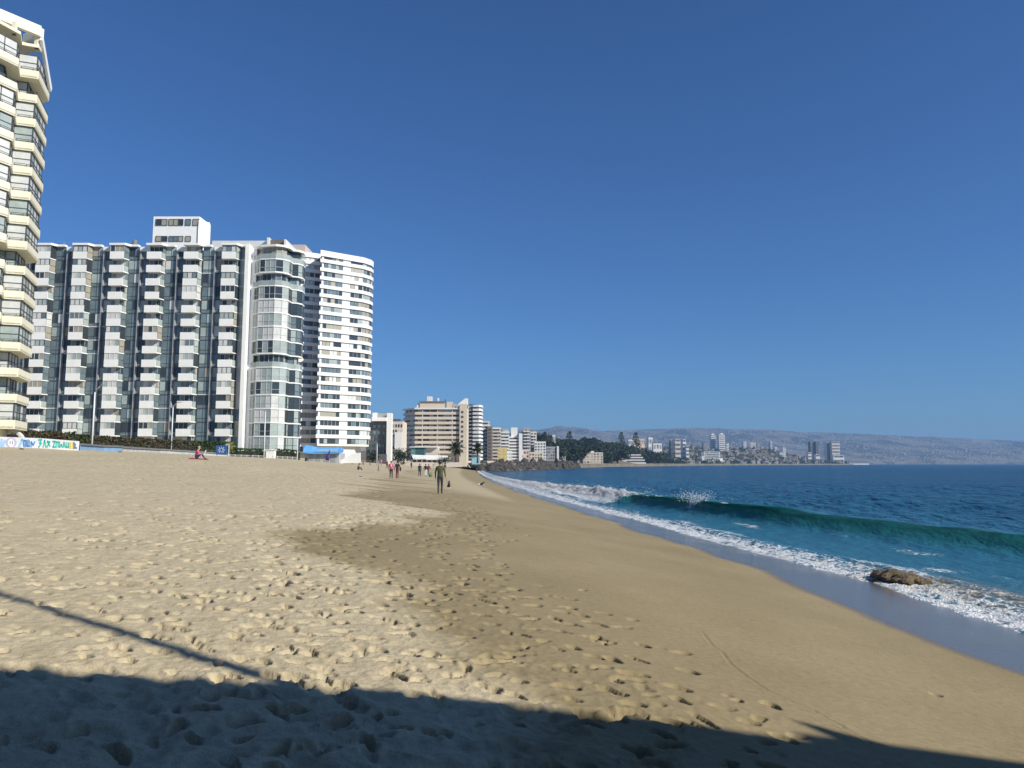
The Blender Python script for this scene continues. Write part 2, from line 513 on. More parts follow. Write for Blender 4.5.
    wet = np.clip(0.5 + (wedge - s)/1.2, 0, 1)
    far = np.clip((RR-14)/40, 0, 1)*tram*0.62
    far = far*np.clip(1-(RR-160)/200, 0.25, 1)
    o = grid_mesh('beach', X, Y, H, sand_material(), {'damp': damp, 'wet': wet, 'far': far}, wrap=True)
    tag(o, kind='structure')
    return o
build_sand()

# ------------------------------------------------------------------ sea
def sea_material():
    m, b = newmat('sea_water')
    pos = b.n('NewGeometry').outputs['Position']
    shal = b.n('Attribute', attribute_name='shallow').outputs['Fac']
    thin = b.n('Attribute', attribute_name='thin').outputs['Fac']
    foam = b.n('Attribute', attribute_name='foam').outputs['Fac']
    sandy = b.n('Attribute', attribute_name='sandy').outputs['Fac']
    mp = b.n('Mapping'); b.l(pos, mp.inputs['Vector']); mp.inputs['Rotation'].default_value = (0, 0, R(20)); mp.inputs['Scale'].default_value = (1.0, 0.45, 1)
    w1 = b.noise(mp.outputs[0], 0.9, 5, 0.62); w2 = b.noise(mp.outputs[0], 0.13, 4, 0.6); w3 = b.noise(pos, 6, 3, 0.6)
    cam_d = b.n('VectorMath', operation='LENGTH'); b.l(pos, cam_d.inputs[0])
    big = b.noise(pos, 0.012, 4)
    deep = b.mix(b.maprange(big, 0.3, 0.7), (0.001, 0.044, 0.118), (0.001, 0.068, 0.148))
    col = b.mix(shal, deep, (0.030, 0.135, 0.205))
    col = b.mix(thin, col, (0.030, 0.29, 0.27))  # thin-water green, brightened to stand in for light scattered inside the wave
    col = b.mix(sandy, col, (0.16, 0.15, 0.115))
    h = b.math('ADD', b.math('MULTIPLY', w1, 0.8), b.math('ADD', b.math('MULTIPLY', w2, 1.6), b.math('MULTIPLY', w3, 0.05)))
    nb = b.n('Bump'); nb.inputs['Distance'].default_value = 2.0; b.l(h, nb.inputs['Height']); b.l(b.maprange(shal, 0.35, 0.9, 1.0, 0.30), nb.inputs['Strength']); nrm = nb.outputs[0]
    water = b.principled(col, 0.20, nrm, IOR=1.33, **{'Specular IOR Level': 0.08})
    tr = b.n('BsdfTranslucent'); tr.inputs['Color'].default_value = (0.04, 0.36, 0.37, 1)
    mx = b.n('MixShader'); b.l(b.math('MULTIPLY', thin, 0.6), mx.inputs[0]); b.l(water, mx.inputs[1]); b.l(tr.outputs[0], mx.inputs[2])
    tp = b.n('BsdfTransparent'); tp.inputs['Color'].default_value = (0.45, 0.93, 0.88, 1)    # light passes through the thin crest
    mxt = b.n('MixShader'); b.l(b.math('MULTIPLY', thin, 0.58), mxt.inputs[0]); b.l(mx.outputs[0], mxt.inputs[1]); b.l(tp.outputs[0], mxt.inputs[2]); mx = mxt
    # foam: lacy near the edges, solid where it is thick
    n1 = b.noise(pos, 1.3, 5, 0.6); n2 = b.noise(pos, 5.5, 4, 0.65); n3 = b.noise(pos, 16, 3, 0.6)
    vor = b.n('TexVoronoi', feature='DISTANCE_TO_EDGE'); vor.inputs['Scale'].default_value = 2.6
    wv = b.n('VectorMath', operation='ADD'); b.l(pos, wv.inputs[0])
    nv = b.n('TexNoise'); nv.inputs['Scale'].default_value = 2.0; b.l(pos, nv.inputs['Vector']); b.l(nv.outputs['Color'], wv.inputs[1])
    b.l(wv.outputs[0], vor.inputs['Vector'])
    lace = b.maprange(vor.outputs['Distance'], 0.0, 0.22, 0.55, -0.1)
    th = b.math('ADD', b.math('MULTIPLY', n1, 0.7), b.math('ADD', b.math('ADD', b.math('MULTIPLY', n2, 0.55), b.math('MULTIPLY', n3, 0.5)), b.math('MULTIPLY', lace, 0.45)))
    f = b.maprange(b.math('ADD', b.math('MULTIPLY', foam, 1.2), th), 1.47, 1.66)
    fcol = b.mix(b.maprange(n2, 0.3, 0.7), (0.62, 0.66, 0.68), (0.84, 0.85, 0.84))
    fcol = b.mix(b.math('MULTIPLY', sandy, 0.6), fcol, (0.45, 0.40, 0.30))
    fh = b.math('ADD', b.math('MULTIPLY', n2, 0.6), b.noise(pos, 18, 3))
    fo0 = b.principled(fcol, 0.75, b.bump(fh, 0.8, 0.12), **{'Specular IOR Level': 0.2})
    ft = b.n('BsdfTranslucent'); b.l(fcol, ft.inputs['Color'])       # light soaks through froth
    fmx = b.n('MixShader'); b.l(b.math('MULTIPLY', b.n('Attribute', attribute_name='froth').outputs['Fac'], 0.3), fmx.inputs[0]); b.l(fo0, fmx.inputs[1]); b.l(ft.outputs[0], fmx.inputs[2]); fo = fmx.outputs[0]
    ftp = b.n('BsdfTransparent'); fm2 = b.n('MixShader'); b.l(b.math('MULTIPLY', b.n('Attribute', attribute_name='froth').outputs['Fac'], 0.12), fm2.inputs[0]); b.l(fo, fm2.inputs[1]); b.l(ftp.outputs[0], fm2.inputs[2]); fo = fm2.outputs[0]
    mx2 = b.n('MixShader'); b.l(f, mx2.inputs[0]); b.l(mx.outputs[0], mx2.inputs[1]); b.l(fo, mx2.inputs[2])
    b.out(mx2.outputs[0])
    return m

def crest_t(Y):
    return np.interp(Y, [0, 15, 27, 34, 40, 48, 55, 66, 78, 100, 130, 200, 400], [14.5, 11.6, 9.6, 7.9, 6.6, 5.4, 4.6, 3.9, 3.2, 2.4, 1.8, 1.5, 1.5]) + 0.35*pn(Y/7, Y*0+9, 51)
def crest_h(Y):
    return np.interp(Y, [0, 12, 20, 27, 34, 41, 48, 56, 70, 90, 120, 160, 260], [0.2, 0.35, 0.55, 0.7, 0.75, 0.95, 1.05, 1.0, 0.95, 0.8, 0.5, 0.35, 0.2])*(1 + 0.22*pn(Y/6, Y*0+4, 52) + 0.1*pn(Y/1.8, Y*0+4, 53))
def build_sea():
    t = np.concatenate([-np.geomspace(1.2, 3000, 26)[::-1], np.arange(-1.0, 24, 0.10), np.arange(24, 70, 0.5), np.geomspace(70, 12000, 60)])
    yy = np.concatenate([-np.geomspace(6, 3000, 26)[::-1], np.linspace(-5, 9, 24, endpoint=False), np.geomspace(9, 130, 360, endpoint=False),
                         np.geomspace(130, 400, 70, endpoint=False), np.geomspace(400, 12000, 40)])
    Yg, T = np.meshgrid(yy, t, indexing='ij')
    sx = shore_x(yy)[:, None]
    sx = np.where(Yg > 460, np.interp(yy, _ty, _txs)[:, None], sx)
    X = sx + T
    Z = np.zeros_like(X)
    near = np.clip(1.5 - np.hypot(X, Yg)/150, 0, 1)
    # open-water chop and low swell lines
    chop = 0.15*pn(X/3.6, Yg/4, 61) + 0.12*pn(X/1.7, Yg/2.0, 62) + 0.03*pn(X/0.5, Yg/0.9, 63)
    Z += chop*sst(5, 16, T)*near
    Z += 0.22*np.exp(-((T - crest_t(Yg) - 13 - 2*pn(Yg/30, Yg*0, 65))/2.6)**2)*(0.6+0.8*pn(Yg/20, Yg*0+1, 64))*np.clip(1.6-Yg/160, 0, 1)
    Z += 0.35*np.exp(-((T - crest_t(Yg) - 27)/5.0)**2)*(0.5+0.7*pn(Yg/40, Yg*0+1, 66))*np.clip(1.6-Yg/160, 0, 1)
    # the wave about to break
    tc = crest_t(Yg); Hc = crest_h(Yg)
    brk = sst(55, 66, Yg + 5*pn(Yg/4, Yg*0+6, 55))*np.clip(1-(Yg-150)/60, 0, 1)
    spot = np.exp(-((Yg-49.5)/1.3)**2)*0.95 + np.exp(-((Yg-56)/0.9)**2)*0.5
    brk2 = np.clip(brk + 0.35*spot, 0, 1)
    Hc = Hc*(0.86-0.13*brk)
    d = T - tc
    front = 0.95 + 0.9*np.clip((42-Yg)/14, 0, 1) + 1.7*brk
    prof = np.where(d < 0, np.exp(-(d/front)**2), np.exp(-(d/4.2)**2))
    Z += Hc*prof
    lean = np.clip((Hc-0.6)/0.5, 0, 1)*0.45*np.clip(1.25-brk, 0, 1)
    Xd = X - lean*np.clip(prof, 0, 1)**3*np.where(d < 1.5, 1, 0.4)
    # churning white water
    bz = brk2*np.exp(-((d+0.7)/1.5)**2)
    lumps = 0.5*pn(X/0.9, Yg/1.2, 71) + 0.35*pn(X/0.4, Yg/0.5, 72) + 0.22*pn(X/0.18, Yg/0.25, 73)
    Z += bz*(0.28 + 0.5*lumps)*np.clip(1.3-Yg/220, 0.3, 1)
    # swash: a low tongue of foam running up the sand
    sw = np.interp(Yg, [0, 12, 20, 30, 45, 60, 130, 400], [4.6, 4.0, 3.2, 2.7, 2.2, 1.9, 1.8, 2.5])
    lead = np.clip(1-np.clip(T+0.5, 0, None)/sw, 0, 1)*(T > -1.6)
    Z += 0.15*sst(0.0, 0.5, lead) * (0.8 + 0.3*pn(X/0.5, Yg/0.6, 74) + 0.35*pn(X/0.22, Yg/0.25, 76)) - 0.02*sst(-0.8, -1.6, T)
    Z += 0.09*np.exp(-((T-0.45)/0.35)**2)*(0.6+0.7*pn(Yg/0.8, X/0.8, 75))
    Z = np.where(T < -1.5, np.minimum(Z, -0.02-0.05*np.clip(-T, 0, 1)), Z)
    Z = np.where(T < -2, -0.3, Z)
    foam = 0.36*sst(0.0, 0.35, lead) + 0.25*sst(0.45, 0.95, lead)
    foam += 0.15*sst(0.2, 0.5, pn(X/1.5, Yg/3.5, 81))*sst(1, 3, T)*np.clip(1-(T-tc)/1.0, 0, 1)
    foam = np.maximum(foam, np.maximum(brk*np.exp(-((d+1.2)/2.2)**4), 0.62*spot*np.exp(-((d+0.35)/0.8)**2)/0.9)*0.9)
    foam = np.maximum(foam, 0.42*brk*((T > 0) & (d < 0)))
    foam = np.maximum(foam, 0.5*np.exp(-((T-1.0)/2.0)**2)*sst(110, 150, Yg)*np.clip(1-(Yg-330)/30, 0, 1))
    foam = np.maximum(foam, (0.40 + 0.22*pn(X/0.9, Yg/3.0, 85))*sst(0.12, 0.5, pn(X/2.2, Yg/6.0, 86) + 0.25*np.clip(1-T/5, 0, 1))*sst(0.5, 1.5, T)*np.clip((-1.3-d)/0.8, 0, 1))
    # a thread of foam blowing off the steep crest
    foam = np.maximum(foam, 0.62*np.exp(-((d-0.1)/0.28)**2)*sst(36, 46, Yg)*(0.45+1.1*pn(Yg/1.7, X/0.6, 82)))
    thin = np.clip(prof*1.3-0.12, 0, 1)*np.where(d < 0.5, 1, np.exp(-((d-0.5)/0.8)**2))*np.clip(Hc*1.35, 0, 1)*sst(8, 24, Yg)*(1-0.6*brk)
    shallow = np.clip(1-(T-4)/30, 0, 1)*np.clip(1.25-np.hypot(X, Yg)/170, 0, 1)
    shallow = np.maximum(shallow, 0.45*np.clip(1-(T-6)/120, 0, 1)*np.clip(1.2-Yg/400, 0, 1))
    sandy = np.exp(-((X-11.0)/1.3)**2-((Yg-20)/2.6)**2)*0.9 + np.exp(-((X-11.6)/1.0)**2-((Yg-16.5)/3.0)**2)*0.7
    sandy = np.clip(sandy*(0.9+0.8*pn(X/0.7, Yg/0.7, 83)) + 0.35*np.clip(1-T/1.0, 0, 1)*(pn(X/0.6, Yg/1.5, 84) > 0.25), 0, 1)
    # where the dune line bends the far coast, the sea sheet simply runs under the land
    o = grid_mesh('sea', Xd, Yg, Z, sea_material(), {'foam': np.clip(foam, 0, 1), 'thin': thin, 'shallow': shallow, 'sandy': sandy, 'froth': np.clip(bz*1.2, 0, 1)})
    tag(o, kind='structure')
    return o
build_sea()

# drops thrown up by the breaking crest
rng = np.random.default_rng(3)
sp = MB()
for k in range(1300):
    if rng.random() < 0.5: y = rng.normal(49.5, 0.8)
    else: y = rng.uniform(54, 100)
    t = float(crest_t(np.array([y]))[0]); x = float(shore_x(np.array([y]))[0]) + t + rng.normal(-0.4, 0.5)
    z = float(crest_h(np.array([y]))[0])*rng.uniform(0.75, 1.15) + abs(rng.normal(0, 0.15))*(1.6 if abs(y-49.5) < 1.5 else 1)
    r = rng.uniform(0.006, 0.019)
    sp.blob((x, y, z), (r*1.3, r*1.3, r), k, 0.3, 1)
M_foam = mat('foam_white', (0.82, 0.84, 0.84), 0.7, 0.04, 2)
tag(sp.build('sea_spray', M_foam), kind='stuff')

# rocks at the water's edge -------------------------------------------
def rock_mat(name, col):
    m, b = newmat(name)
    pos = b.n('NewGeometry').outputs['Position']
    n = b.noise(pos, 3, 5, 0.65); n2 = b.noise(pos, 14, 4, 0.6)
    c = b.mix(b.maprange(n, 0.3, 0.7), tuple(x*0.5 for x in col), tuple(min(1, x*1.5) for x in col))
    c = b.mix(b.maprange(n2, 0.5, 0.7, 0, 0.5), c, tuple(x*0.7 for x in col))
    b.out(b.principled(c, 0.75, b.bump(b.math('ADD', n, n2), 0.8, 0.15)))
    return m
M_kelp = rock_mat('weedy_brown_rock', (0.17, 0.12, 0.062))
M_rock = rock_mat('grey_boulder', (0.055, 0.048, 0.042))
def rock_from(px, py, Y, r, label, seed):
    p = at(px, py, Y)
    mb = MB()
    mb.blob((p.x, p.y, p.z), r, seed, 0.32, 4, 0, True, 1.9)
    r2 = random.Random(seed)
    for k in range(int(5+r[0]*7)):
        a = r2.uniform(0, 6.28)
        mb.blob((p.x+math.cos(a)*r[0]*r2.uniform(.5, 1), p.y+math.sin(a)*r[1]*r2.uniform(.5, 1), p.z+r2.uniform(-.5, .25)*r[2]), tuple(q*r2.uniform(.25, .45) for q in r), seed+k, 0.4, 3, 0, True, 2.3)
    o = mb.build('rock', M_kelp)
    return tag(o, label, 'rock', 'rocks in the swash')
rock_from(897, 580, 20.6, (0.6, 0.7, 0.26), 'large weedy brown rock lying in the white foam at the water edge', 3)
rock_from(771, 548, 30.5, (0.32, 0.5, 0.16), 'small brown rock in the foam band, further up the beach than the large one', 21)
rock_from(741, 542, 32.5, (0.26, 0.35, 0.14), 'smallest dark rock at the inner edge of the foam, farthest up the beach', 27)
# ------------------------------------------------------------------ the pier behind the camera, whose deck shades the near sand
cotEl = 1/math.tan(SUN_EL)
def shade_src(gx, gy, z):
    """the point at height z whose shadow falls on the sand at gx, gy"""
    h = z - gz(gx, gy)
    return Vector((gx + math.sin(SUN_AZ)*cotEl*h, gy + math.cos(SUN_AZ)*cotEl*h, z))
PZ = 8.6
pe = shade_src(0.2, 5.62, PZ)
PE = pe.y                                   # front edge of the deck
pier = thing('pier', 'grey concrete pier on piles crossing the beach behind the viewer', 'pier', (0, PE-4, 1.5))
mb = MB(); mb.box(-46, 60, PE-24, PE, PZ-0.9, PZ); mb.build('deck', M_conc, pier)  # deck carried far back to cut the sky light on the near sand
mb = MB()
for y in (PE-0.8, PE-8.2, PE-16, PE-23): mb.box(-46, 60, y-0.25, y+0.25, PZ-1.6, PZ-0.9)
mb.build('girder', M_conc, pier)
for x in np.arange(-42, 60, 8.5):
    for y in (PE-1.5, PE-9.5, PE-17.5):
        mb = MB(); zb = gz(x, y)-1.0
        mb.tube([(x, y, zb), (x, y, PZ-1.6)], [0.34, 0.34], 14); mb.build('pile', M_conc, pier)
def pier_post(gx, gy, dx, dy, r, label, lamp=True):
    """a post on the deck edge whose shadow starts at (gx, gy) and ends at (dx, dy) on the sand"""
    base = shade_src(gx, gy, PZ)
    base.y = min(base.y, PE-0.12)
    L = math.hypot(dx-gx, dy-gy)*math.tan(SUN_EL)
    p = thing('pier_lamp_post' if lamp else 'pier_post', label, 'lamp post' if lamp else 'post', base)
    m_ = MB(); m_.tube([base, base+Vector((0, 0, L))], [r, r*0.7], 12); m_.build('pole', M_metal, p)
    m_ = MB(); m_.box(base.x-.15, base.x+.15, base.y-.1, base.y+.1, PZ, PZ+0.06); m_.build('base_plate', M_metal, p)
    if lamp:
        m_ = MB(); m_.bar(base+Vector((0, 0, L-.1)), base+Vector((-1.0, -0.4, L+.1)), 0.07); m_.build('arm', M_metal, p)
        m_ = MB(); m_.blob(base+Vector((-1.2, -0.5, L+.08)), (0.32, 0.16, 0.09), 2, 0.02, 2); m_.build('lamp_head', M_conc, p)
a = ground_at(318, 684); b_ = ground_at(-150, 556)
pier_post(a.x, a.y, b_.x, b_.y, 0.075, 'tall metal lamp post on the pier edge whose thin shadow crosses the sand')
a = ground_at(1023, 676)
pier_post(a.x+4.8, a.y-3.7, a.x-0.15, a.y+0.1, 0.05, 'short bare metal post on the seaward part of the pier edge', False)
# unseen tapered piece on the deck edge, shaped to throw a shadow spike
a = ground_at(792, 719); b_ = ground_at(852, 737)
tipp = shade_src(a.x, a.y, PZ+0.42); tb = shade_src(b_.x, b_.y-0.05, PZ)
sgn = thing('spike_caster', 'unseen tapered piece on the pier edge kerb, shaped to throw a spike of shadow', 'railing', (tb.x, tb.y, PZ))
mb = MB(); mb.prism([(tb.x-0.3, tb.y-0.5), (tb.x+14, tb.y-0.5), (tb.x+14, tb.y-0.2), (tb.x-0.3, tb.y-0.2)], PZ, PZ+0.22); mb.build('kerb', M_conc, sgn)
mb = MB(); mb.poly([(tb.x, tb.y-.2, PZ), (tb.x+.7, tb.y-.2, PZ), tipp]); mb.poly([(tb.x+.7, tb.y-.35, PZ), (tb.x, tb.y-.35, PZ), tipp+Vector((0, -.03, 0))])
mb.poly([(tb.x, tb.y-.35, PZ), (tb.x, tb.y-.2, PZ), tipp, tipp+Vector((0, -.03, 0))]); mb.poly([(tb.x+.7, tb.y-.2, PZ), (tb.x+.7, tb.y-.35, PZ), tipp+Vector((0, -.03, 0)), tipp])
mb.build('spike_fin', M_conc, sgn)

# ------------------------------------------------------------------ cream tower at the left picture edge
rnd = random.Random(4)
def offset_poly(pts, d):
    """move each side of a counter-clockwise outline inwards by d"""
    n = len(pts); out = []
    for i in range(n):
        p0 = Vector(pts[i-1]); p1 = Vector(pts[i]); p2 = Vector(pts[(i+1) % n])
        a = (p1-p0).normalized(); c = (p2-p1).normalized()
        na = Vector((-a.y, a.x)); nc = Vector((-c.y, c.x))
        k = 1 + na.dot(nc)
        out.append(p1 + (na+nc)*(d/max(k, 0.35)))
    return out
def glazed_side(mb, p, q, z0, z1, pane, mats_n, frame_i, th=0.06, rail=None):
    """panes with frames along the plan segment p-q; pane materials picked at random from mats_n"""
    p = Vector(p[:2]); q = Vector(q[:2]); L = (q-p).length
    if L < 0.15: return
    n = max(1, round(L/pane)); d = (q-p)/n
    nrm = Vector((d.y, -d.x)).normalized()
    for i in range(n):
        a = p+d*i; c = p+d*(i+1)
        mi = rnd.choice(mats_n)
        mb.poly([(a.x, a.y, z0), (c.x, c.y, z0), (c.x, c.y, z1), (a.x, a.y, z1)], mi)
    f = nrm*0.03
    for i in range(n+1):
        a = p+d*i+f
        mb.bar((a.x, a.y, z0), (a.x, a.y, z1), th, th, frame_i)
    for z in (z0+th/2, z1-th/2) + ((rail,) if rail else ()):
        a = p+f; c = q+f
        mb.bar((a.x, a.y, z), (c.x, c.y, z), th*0.9, th*0.9, frame_i)

WIN = [M_glassd, M_glassb, M_curtw, M_curtb, M_glassp, M_yellow, M_frame, M_lframe]
OUT = [(-80, 73), (-58.9, 75.2), (-56.15, 82.2), (-57.35, 84.35), (-55.6, 85.0), (-57.7, 90.5), (-64.5, 93.5), (-80, 94)]
tw = thing('apartment_tower', 'cream apartment tower with stepped jutting balconies, cut by the left picture edge', 'apartment building', (-65, 86, 5))
core = offset_poly([Vector(p) for p in OUT], 1.35)
mb = MB(); mb.prism(offset_poly([Vector(p) for p in OUT], 1.55), 4.5, 50.2); mb.build('wall', M_cream, tw)
ZT, DZ = 49.1, 2.93
for k in range(16):
    zt = ZT - DZ*k
    if zt < 5.6: break
    mb = MB()
    mb.prism(OUT, zt-0.98, zt-0.72, 0)                                # slab
    for i in range(1, 6):
        p, q = Vector(OUT[i]), Vector(OUT[i+1]); mb.wall(p, q, zt-0.9, zt, 0.14, 0)
    bal = mb.build('balcony', M_cream, tw)
    mb = MB()
    for i in range(1, 6):
        p, q = Vector(OUT[i]), Vector(OUT[i+1]); d = (q-p).normalized(); nn = Vector((-d.y, d.x))*0.08
        p = p+nn; q = q+nn
        mb.bar((p.x, p.y, zt+0.34), (q.x, q.y, zt+0.34), 0.05, 0.05, 0)
        mb.bar((p.x, p.y, zt+0.17), (q.x, q.y, zt+0.17), 0.03, 0.03, 0)
        for j in range(int((q-p).length/1.2)+1):
            e = p+d*(0.05+j*1.2); mb.bar((e.x, e.y, zt), (e.x, e.y, zt+0.34), 0.04, 0.04, 0)
    mb.build('railing', M_frame, bal)
    enclosed = rnd.random() < 0.55
    cc = [Vector(p) for p in (offset_poly([Vector(p) for p in OUT], 0.25) if enclosed else core)]
    style = rnd.choice([[2, 2, 2, 4], [2, 4, 3], [2, 1, 4], [4, 4, 2], [2, 2, 4, 1], [2, 2, 4]])
    mb = MB()
    for i in range(1, 6): glazed_side(mb, cc[i], cc[i+1], zt+0.0, zt+DZ-0.985, 1.35, style, 6, 0.07, zt+0.95)
    mb.build('window', WIN, tw)
    # cross walls between flats, seen in the notches
    mb = MB()
    for i in (3,): mb.wall(Vector(OUT[i])*0.06+core[i]*0.94, core[i]+(core[i]-Vector(OUT[i]))*0.2, zt, zt+DZ-0.98, 0.2, 0)
    mb.build('cross_wall', M_cream, tw)
# roof: a slab, then a heavy raised beam frame
mb = MB(); mb.prism([(-80, 73), (-58.9, 75.2), (-56.15, 82.2), (-57.35, 84.35), (-55.8, 85.0), (-56.1, 86.0), (-80, 88)], 52.0, 52.35); mb.build('roof_slab', M_cream, tw)
B0 = at(-20, 18-20, 80.0); B1 = at(41, 31, 85.0)
mb = MB(); mb.bar((B0.x, B0.y, 54.0), (-55.75, 85.0, 54.0), 0.5, 1.25, 0); mb.bar((-55.7, 85.2, 54.0), (-58.6, 86.6, 54.0), 0.5, 1.1, 0)
mb.build('roof_beam', M_cream, tw)
for p in ((-56.6, 82.0), (-55.9, 85.0), (-58, 86.2)):
    mb = MB(); mb.bar((p[0]-0.3, p[1]+.2, 52), (p[0]-0.3, p[1]+.2, 53.5), 0.4, 0.4, 0); mb.build('roof_post', M_cream, tw)
# slanted white fin along the top of the far side
mb = MB(); q_ = at(50.3, 90, 90.5); mb.bar((-55.7, 85.2, 53.3), q_, 0.3, 0.8, 0); mb.build('side_fin', M_white, tw)

# ------------------------------------------------------------------ long glass and white apartment block with jutting bays
bk = thing('apartment_block', 'long white apartment block with dark glass recesses and rows of jutting bays', 'apartment building', (-75, 156, 5))
BX, PER, YF, YR = -88.72, 7.46, 150.0, 151.55
ZB, DF = 45.9, 2.755
XR = -53.9                                                # fin at the right end of the bays
mb = MB(); mb.box(-118, XR, YR+0.1, 170, 4.0, 46.6); mb.build('wall', M_conc, bk)
for k in range(-3, 5):
    x0 = BX + PER*k + (0.25 if k == 4 else 0); x1 = x0+2.85; x2 = x1+0.3
    # recess glazing left and right of the fin, one part per strip of glass
    fx = x0-1.75
    xl = x0-PER+3.15
    for (a, c) in ((xl, fx-0.15), (fx+0.15, x0)):
        mb = MB(); w = c-a
        for f in range(16):
            z0 = ZB-1.35-DF*f; z1 = z0+DF
            if z0 < 4: break
            n = 2 if w > 1.7 else 1
            for j in range(n):
                xa = a+w*j/n; xb = a+w*(j+1)/n
                mi = rnd.choices([0, 1, 4, 2, 3], [2.2, 7, 2.6, 0.4, 0.4])[0]
                mb.poly([(xa, YR, z0+0.75), (xb, YR, z0+0.75), (xb, YR, z1), (xa, YR, z1)], mi)
                mb.poly([(xa, YR, z0), (xb, YR, z0), (xb, YR, z0+0.75), (xa, YR, z0+0.75)], 1)
                mb.box(xa-0.04, xa+0.04, YR-0.05, YR-0.003, z0, z1, 6)
            mb.box(a, c, YR-0.07, YR-0.006, z0-0.10, z0+0.10, 6 if rnd.random() < .8 else 7)
            mb.box(a, c, YR-0.05, YR-0.004, z0+0.70, z0+0.78, 6)
        mb.build('curtain_wall', WIN, bk)
    mb = MB(); mb.box(fx-0.15, fx+0.15, YR-0.5, YR, 4.2, 47.0); mb.build('fin', M_conc if k != 9 else M_white, bk)
    mb = MB(); mb.prism([(fx-0.15, YR-0.6), (fx+1.9, YR-0.6), (fx+1.9, YR+0.4), (fx-0.15, YR+0.4)], 46.3, 47.15); mb.build('roof_edge', M_white, bk)
    for f in range(14):
        zt = ZB-DF*f; zl = zt-1.35
        mb = MB()
        # slab reaching back to the recess, then the solid white parapet
        mb.prism([(x0, YF), (x1, YF), (x2+0.1, YR), (x0, YR)], zl-0.12, zl+0.06)
        mb.prism([(x0, YF), (x1, YF), (x1, YF+0.14), (x0, YF+0.14)], zl+0.06, zt)
        mb.prism([(x0, YF+0.14), (x0+0.14, YF+0.14), (x0+0.14, YR), (x0, YR)], zl+0.06, zt)
        bal = mb.build('balcony', M_white, bk)
        kind = rnd.random()
        mb = MB(); zc = zt+DF-1.35-0.12
        if kind < 0.45:       # glazed in
            st = rnd.choice([[2, 2, 2, 4], [2, 4], [4, 1, 2], [3, 3, 0], [2, 2, 1]])
            if k == 4 and rnd.random() < .12: st = [5, 5, 2]
            glazed_side(mb, (x0+0.05, YF+0.1), (x1-0.05, YF+0.1), zt, zc, 0.98, st, 6 if rnd.random() < .5 else 7, 0.07)
            glazed_side(mb, (x1-0.02, YF+0.1), (x2, YR-0.06), zl+0.06, zc, 1.0, [0, 1, 1, 0, 3]+st[:1], 6, 0.06, zt)
            mb.wall((x0+0.05, YR), (x0+0.05, YF+0.1), zt, zc, -0.05, 3)
        else:                 # open balcony, glass door line set back
            st = rnd.choice([[0, 0, 1], [0, 2, 1], [0, 3, 2], [1, 2, 4]])
            glazed_side(mb, (x0+0.05, YF+1.2), (x1-0.05, YF+1.2), zl+0.06, zc, 0.98, st, 7, 0.07)
            glazed_side(mb, (x1-0.02, YF+1.2), (x2, YR-0.06), zl+0.06, zc, 1.0, [0, 1, 1, 0, 3]+st[:1], 6, 0.06, zt)
            a = Vector((x1-.03, YF+.1)); c = Vector((x2, YR-.05))
            mb.bar((a.x, a.y, zt), (c.x, c.y, zt), 0.06, 0.06, 6); mb.poly([(a.x, a.y, zl+.06), (c.x, c.y, zl+.06), (c.x, c.y, zt-.05), (a.x, a.y, zt-.05)], 4)
        mb.build('bay_window', WIN, bk)
    # ground-floor glazing under the lowest balcony and the cap over the bay
    mb = MB(); zl = ZB-DF*13-1.35
    glazed_side(mb, (x0, YF+0.9), (x1, YF+0.9), 4.6, zl-.13, 0.98, [0, 2, 4], 7, 0.08); mb.build('ground_window', WIN, bk)
    mb = MB(); mb.prism([(x0-0.15, YF-0.15), (x1+0.15, YF-0.15), (x2+0.5, YR-0.6), (x2+2.0, YR-0.6), (x2+2.0, YR+0.4), (x0-0.15, YR+0.4)], ZB+1.33, ZB+1.75); mb.build('roof_cap', M_white, bk)
# rooftop clutter
for (px, h) in ((64, 1.6), (82, 1.4), (94, 1.1), (135, 1.3), (150, 1.0), (118, 1.5), (229, 1.4)):
    p = at(px, 246, 153); mb = MB(); mb.bar((p.x, 153, 46.6), (p.x, 153, 47.2+h), 0.06); mb.build('antenna', M_metal, bk)
p = at(135, 240, 156); mb = MB(); mb.tube([(p.x, 156, 46.6), (p.x, 156, 50.0)], [0.45, 0.45], 10); mb.build('vent_pipe', M_dconc, bk)
# penthouse
pa = at(153, 230, 158).x; pb = at(199, 230, 158).x; pc = at(209.5, 232, 159.5).x
ztop = at(153, 216.5, 158).z
ph = MB(); ph.prism([(pa, 158), (pb, 158), (pb, 162), (pa, 162)], 46, ztop); ph.prism([(pb, 157.7), (pc-.8, 158.3), (pc, 159.5), (pc-.6, 161.5), (pb, 161.5)], 46, ztop-0.9)
pho = ph.build('penthouse', M_white, bk)
for (py0, py1) in ((219.0, 225.5), (236.0, 241.5)):
    for (a, c) in ((156, 167), (169, 183), (185.5, 190.5), (193, 199)):
        if py0 > 230 and a > 190: continue
        A = at(a, py0, 157.9); Bq = at(c, py1, 157.9)
        mb = MB(); glazed_side(mb, (A.x, 157.93), (Bq.x, 157.93), Bq.z, A.z, 1.2, [0, 1, 3], 6, 0.08); mb.build('penthouse_window', WIN, pho)
mb = MB(); p = at(179, 216, 161); mb.blob((p.x, 161, ztop+0.25), (0.9, 0.9, 0.8), 4, 0.1, 2); mb.build('roof_tank', M_dconc, bk)

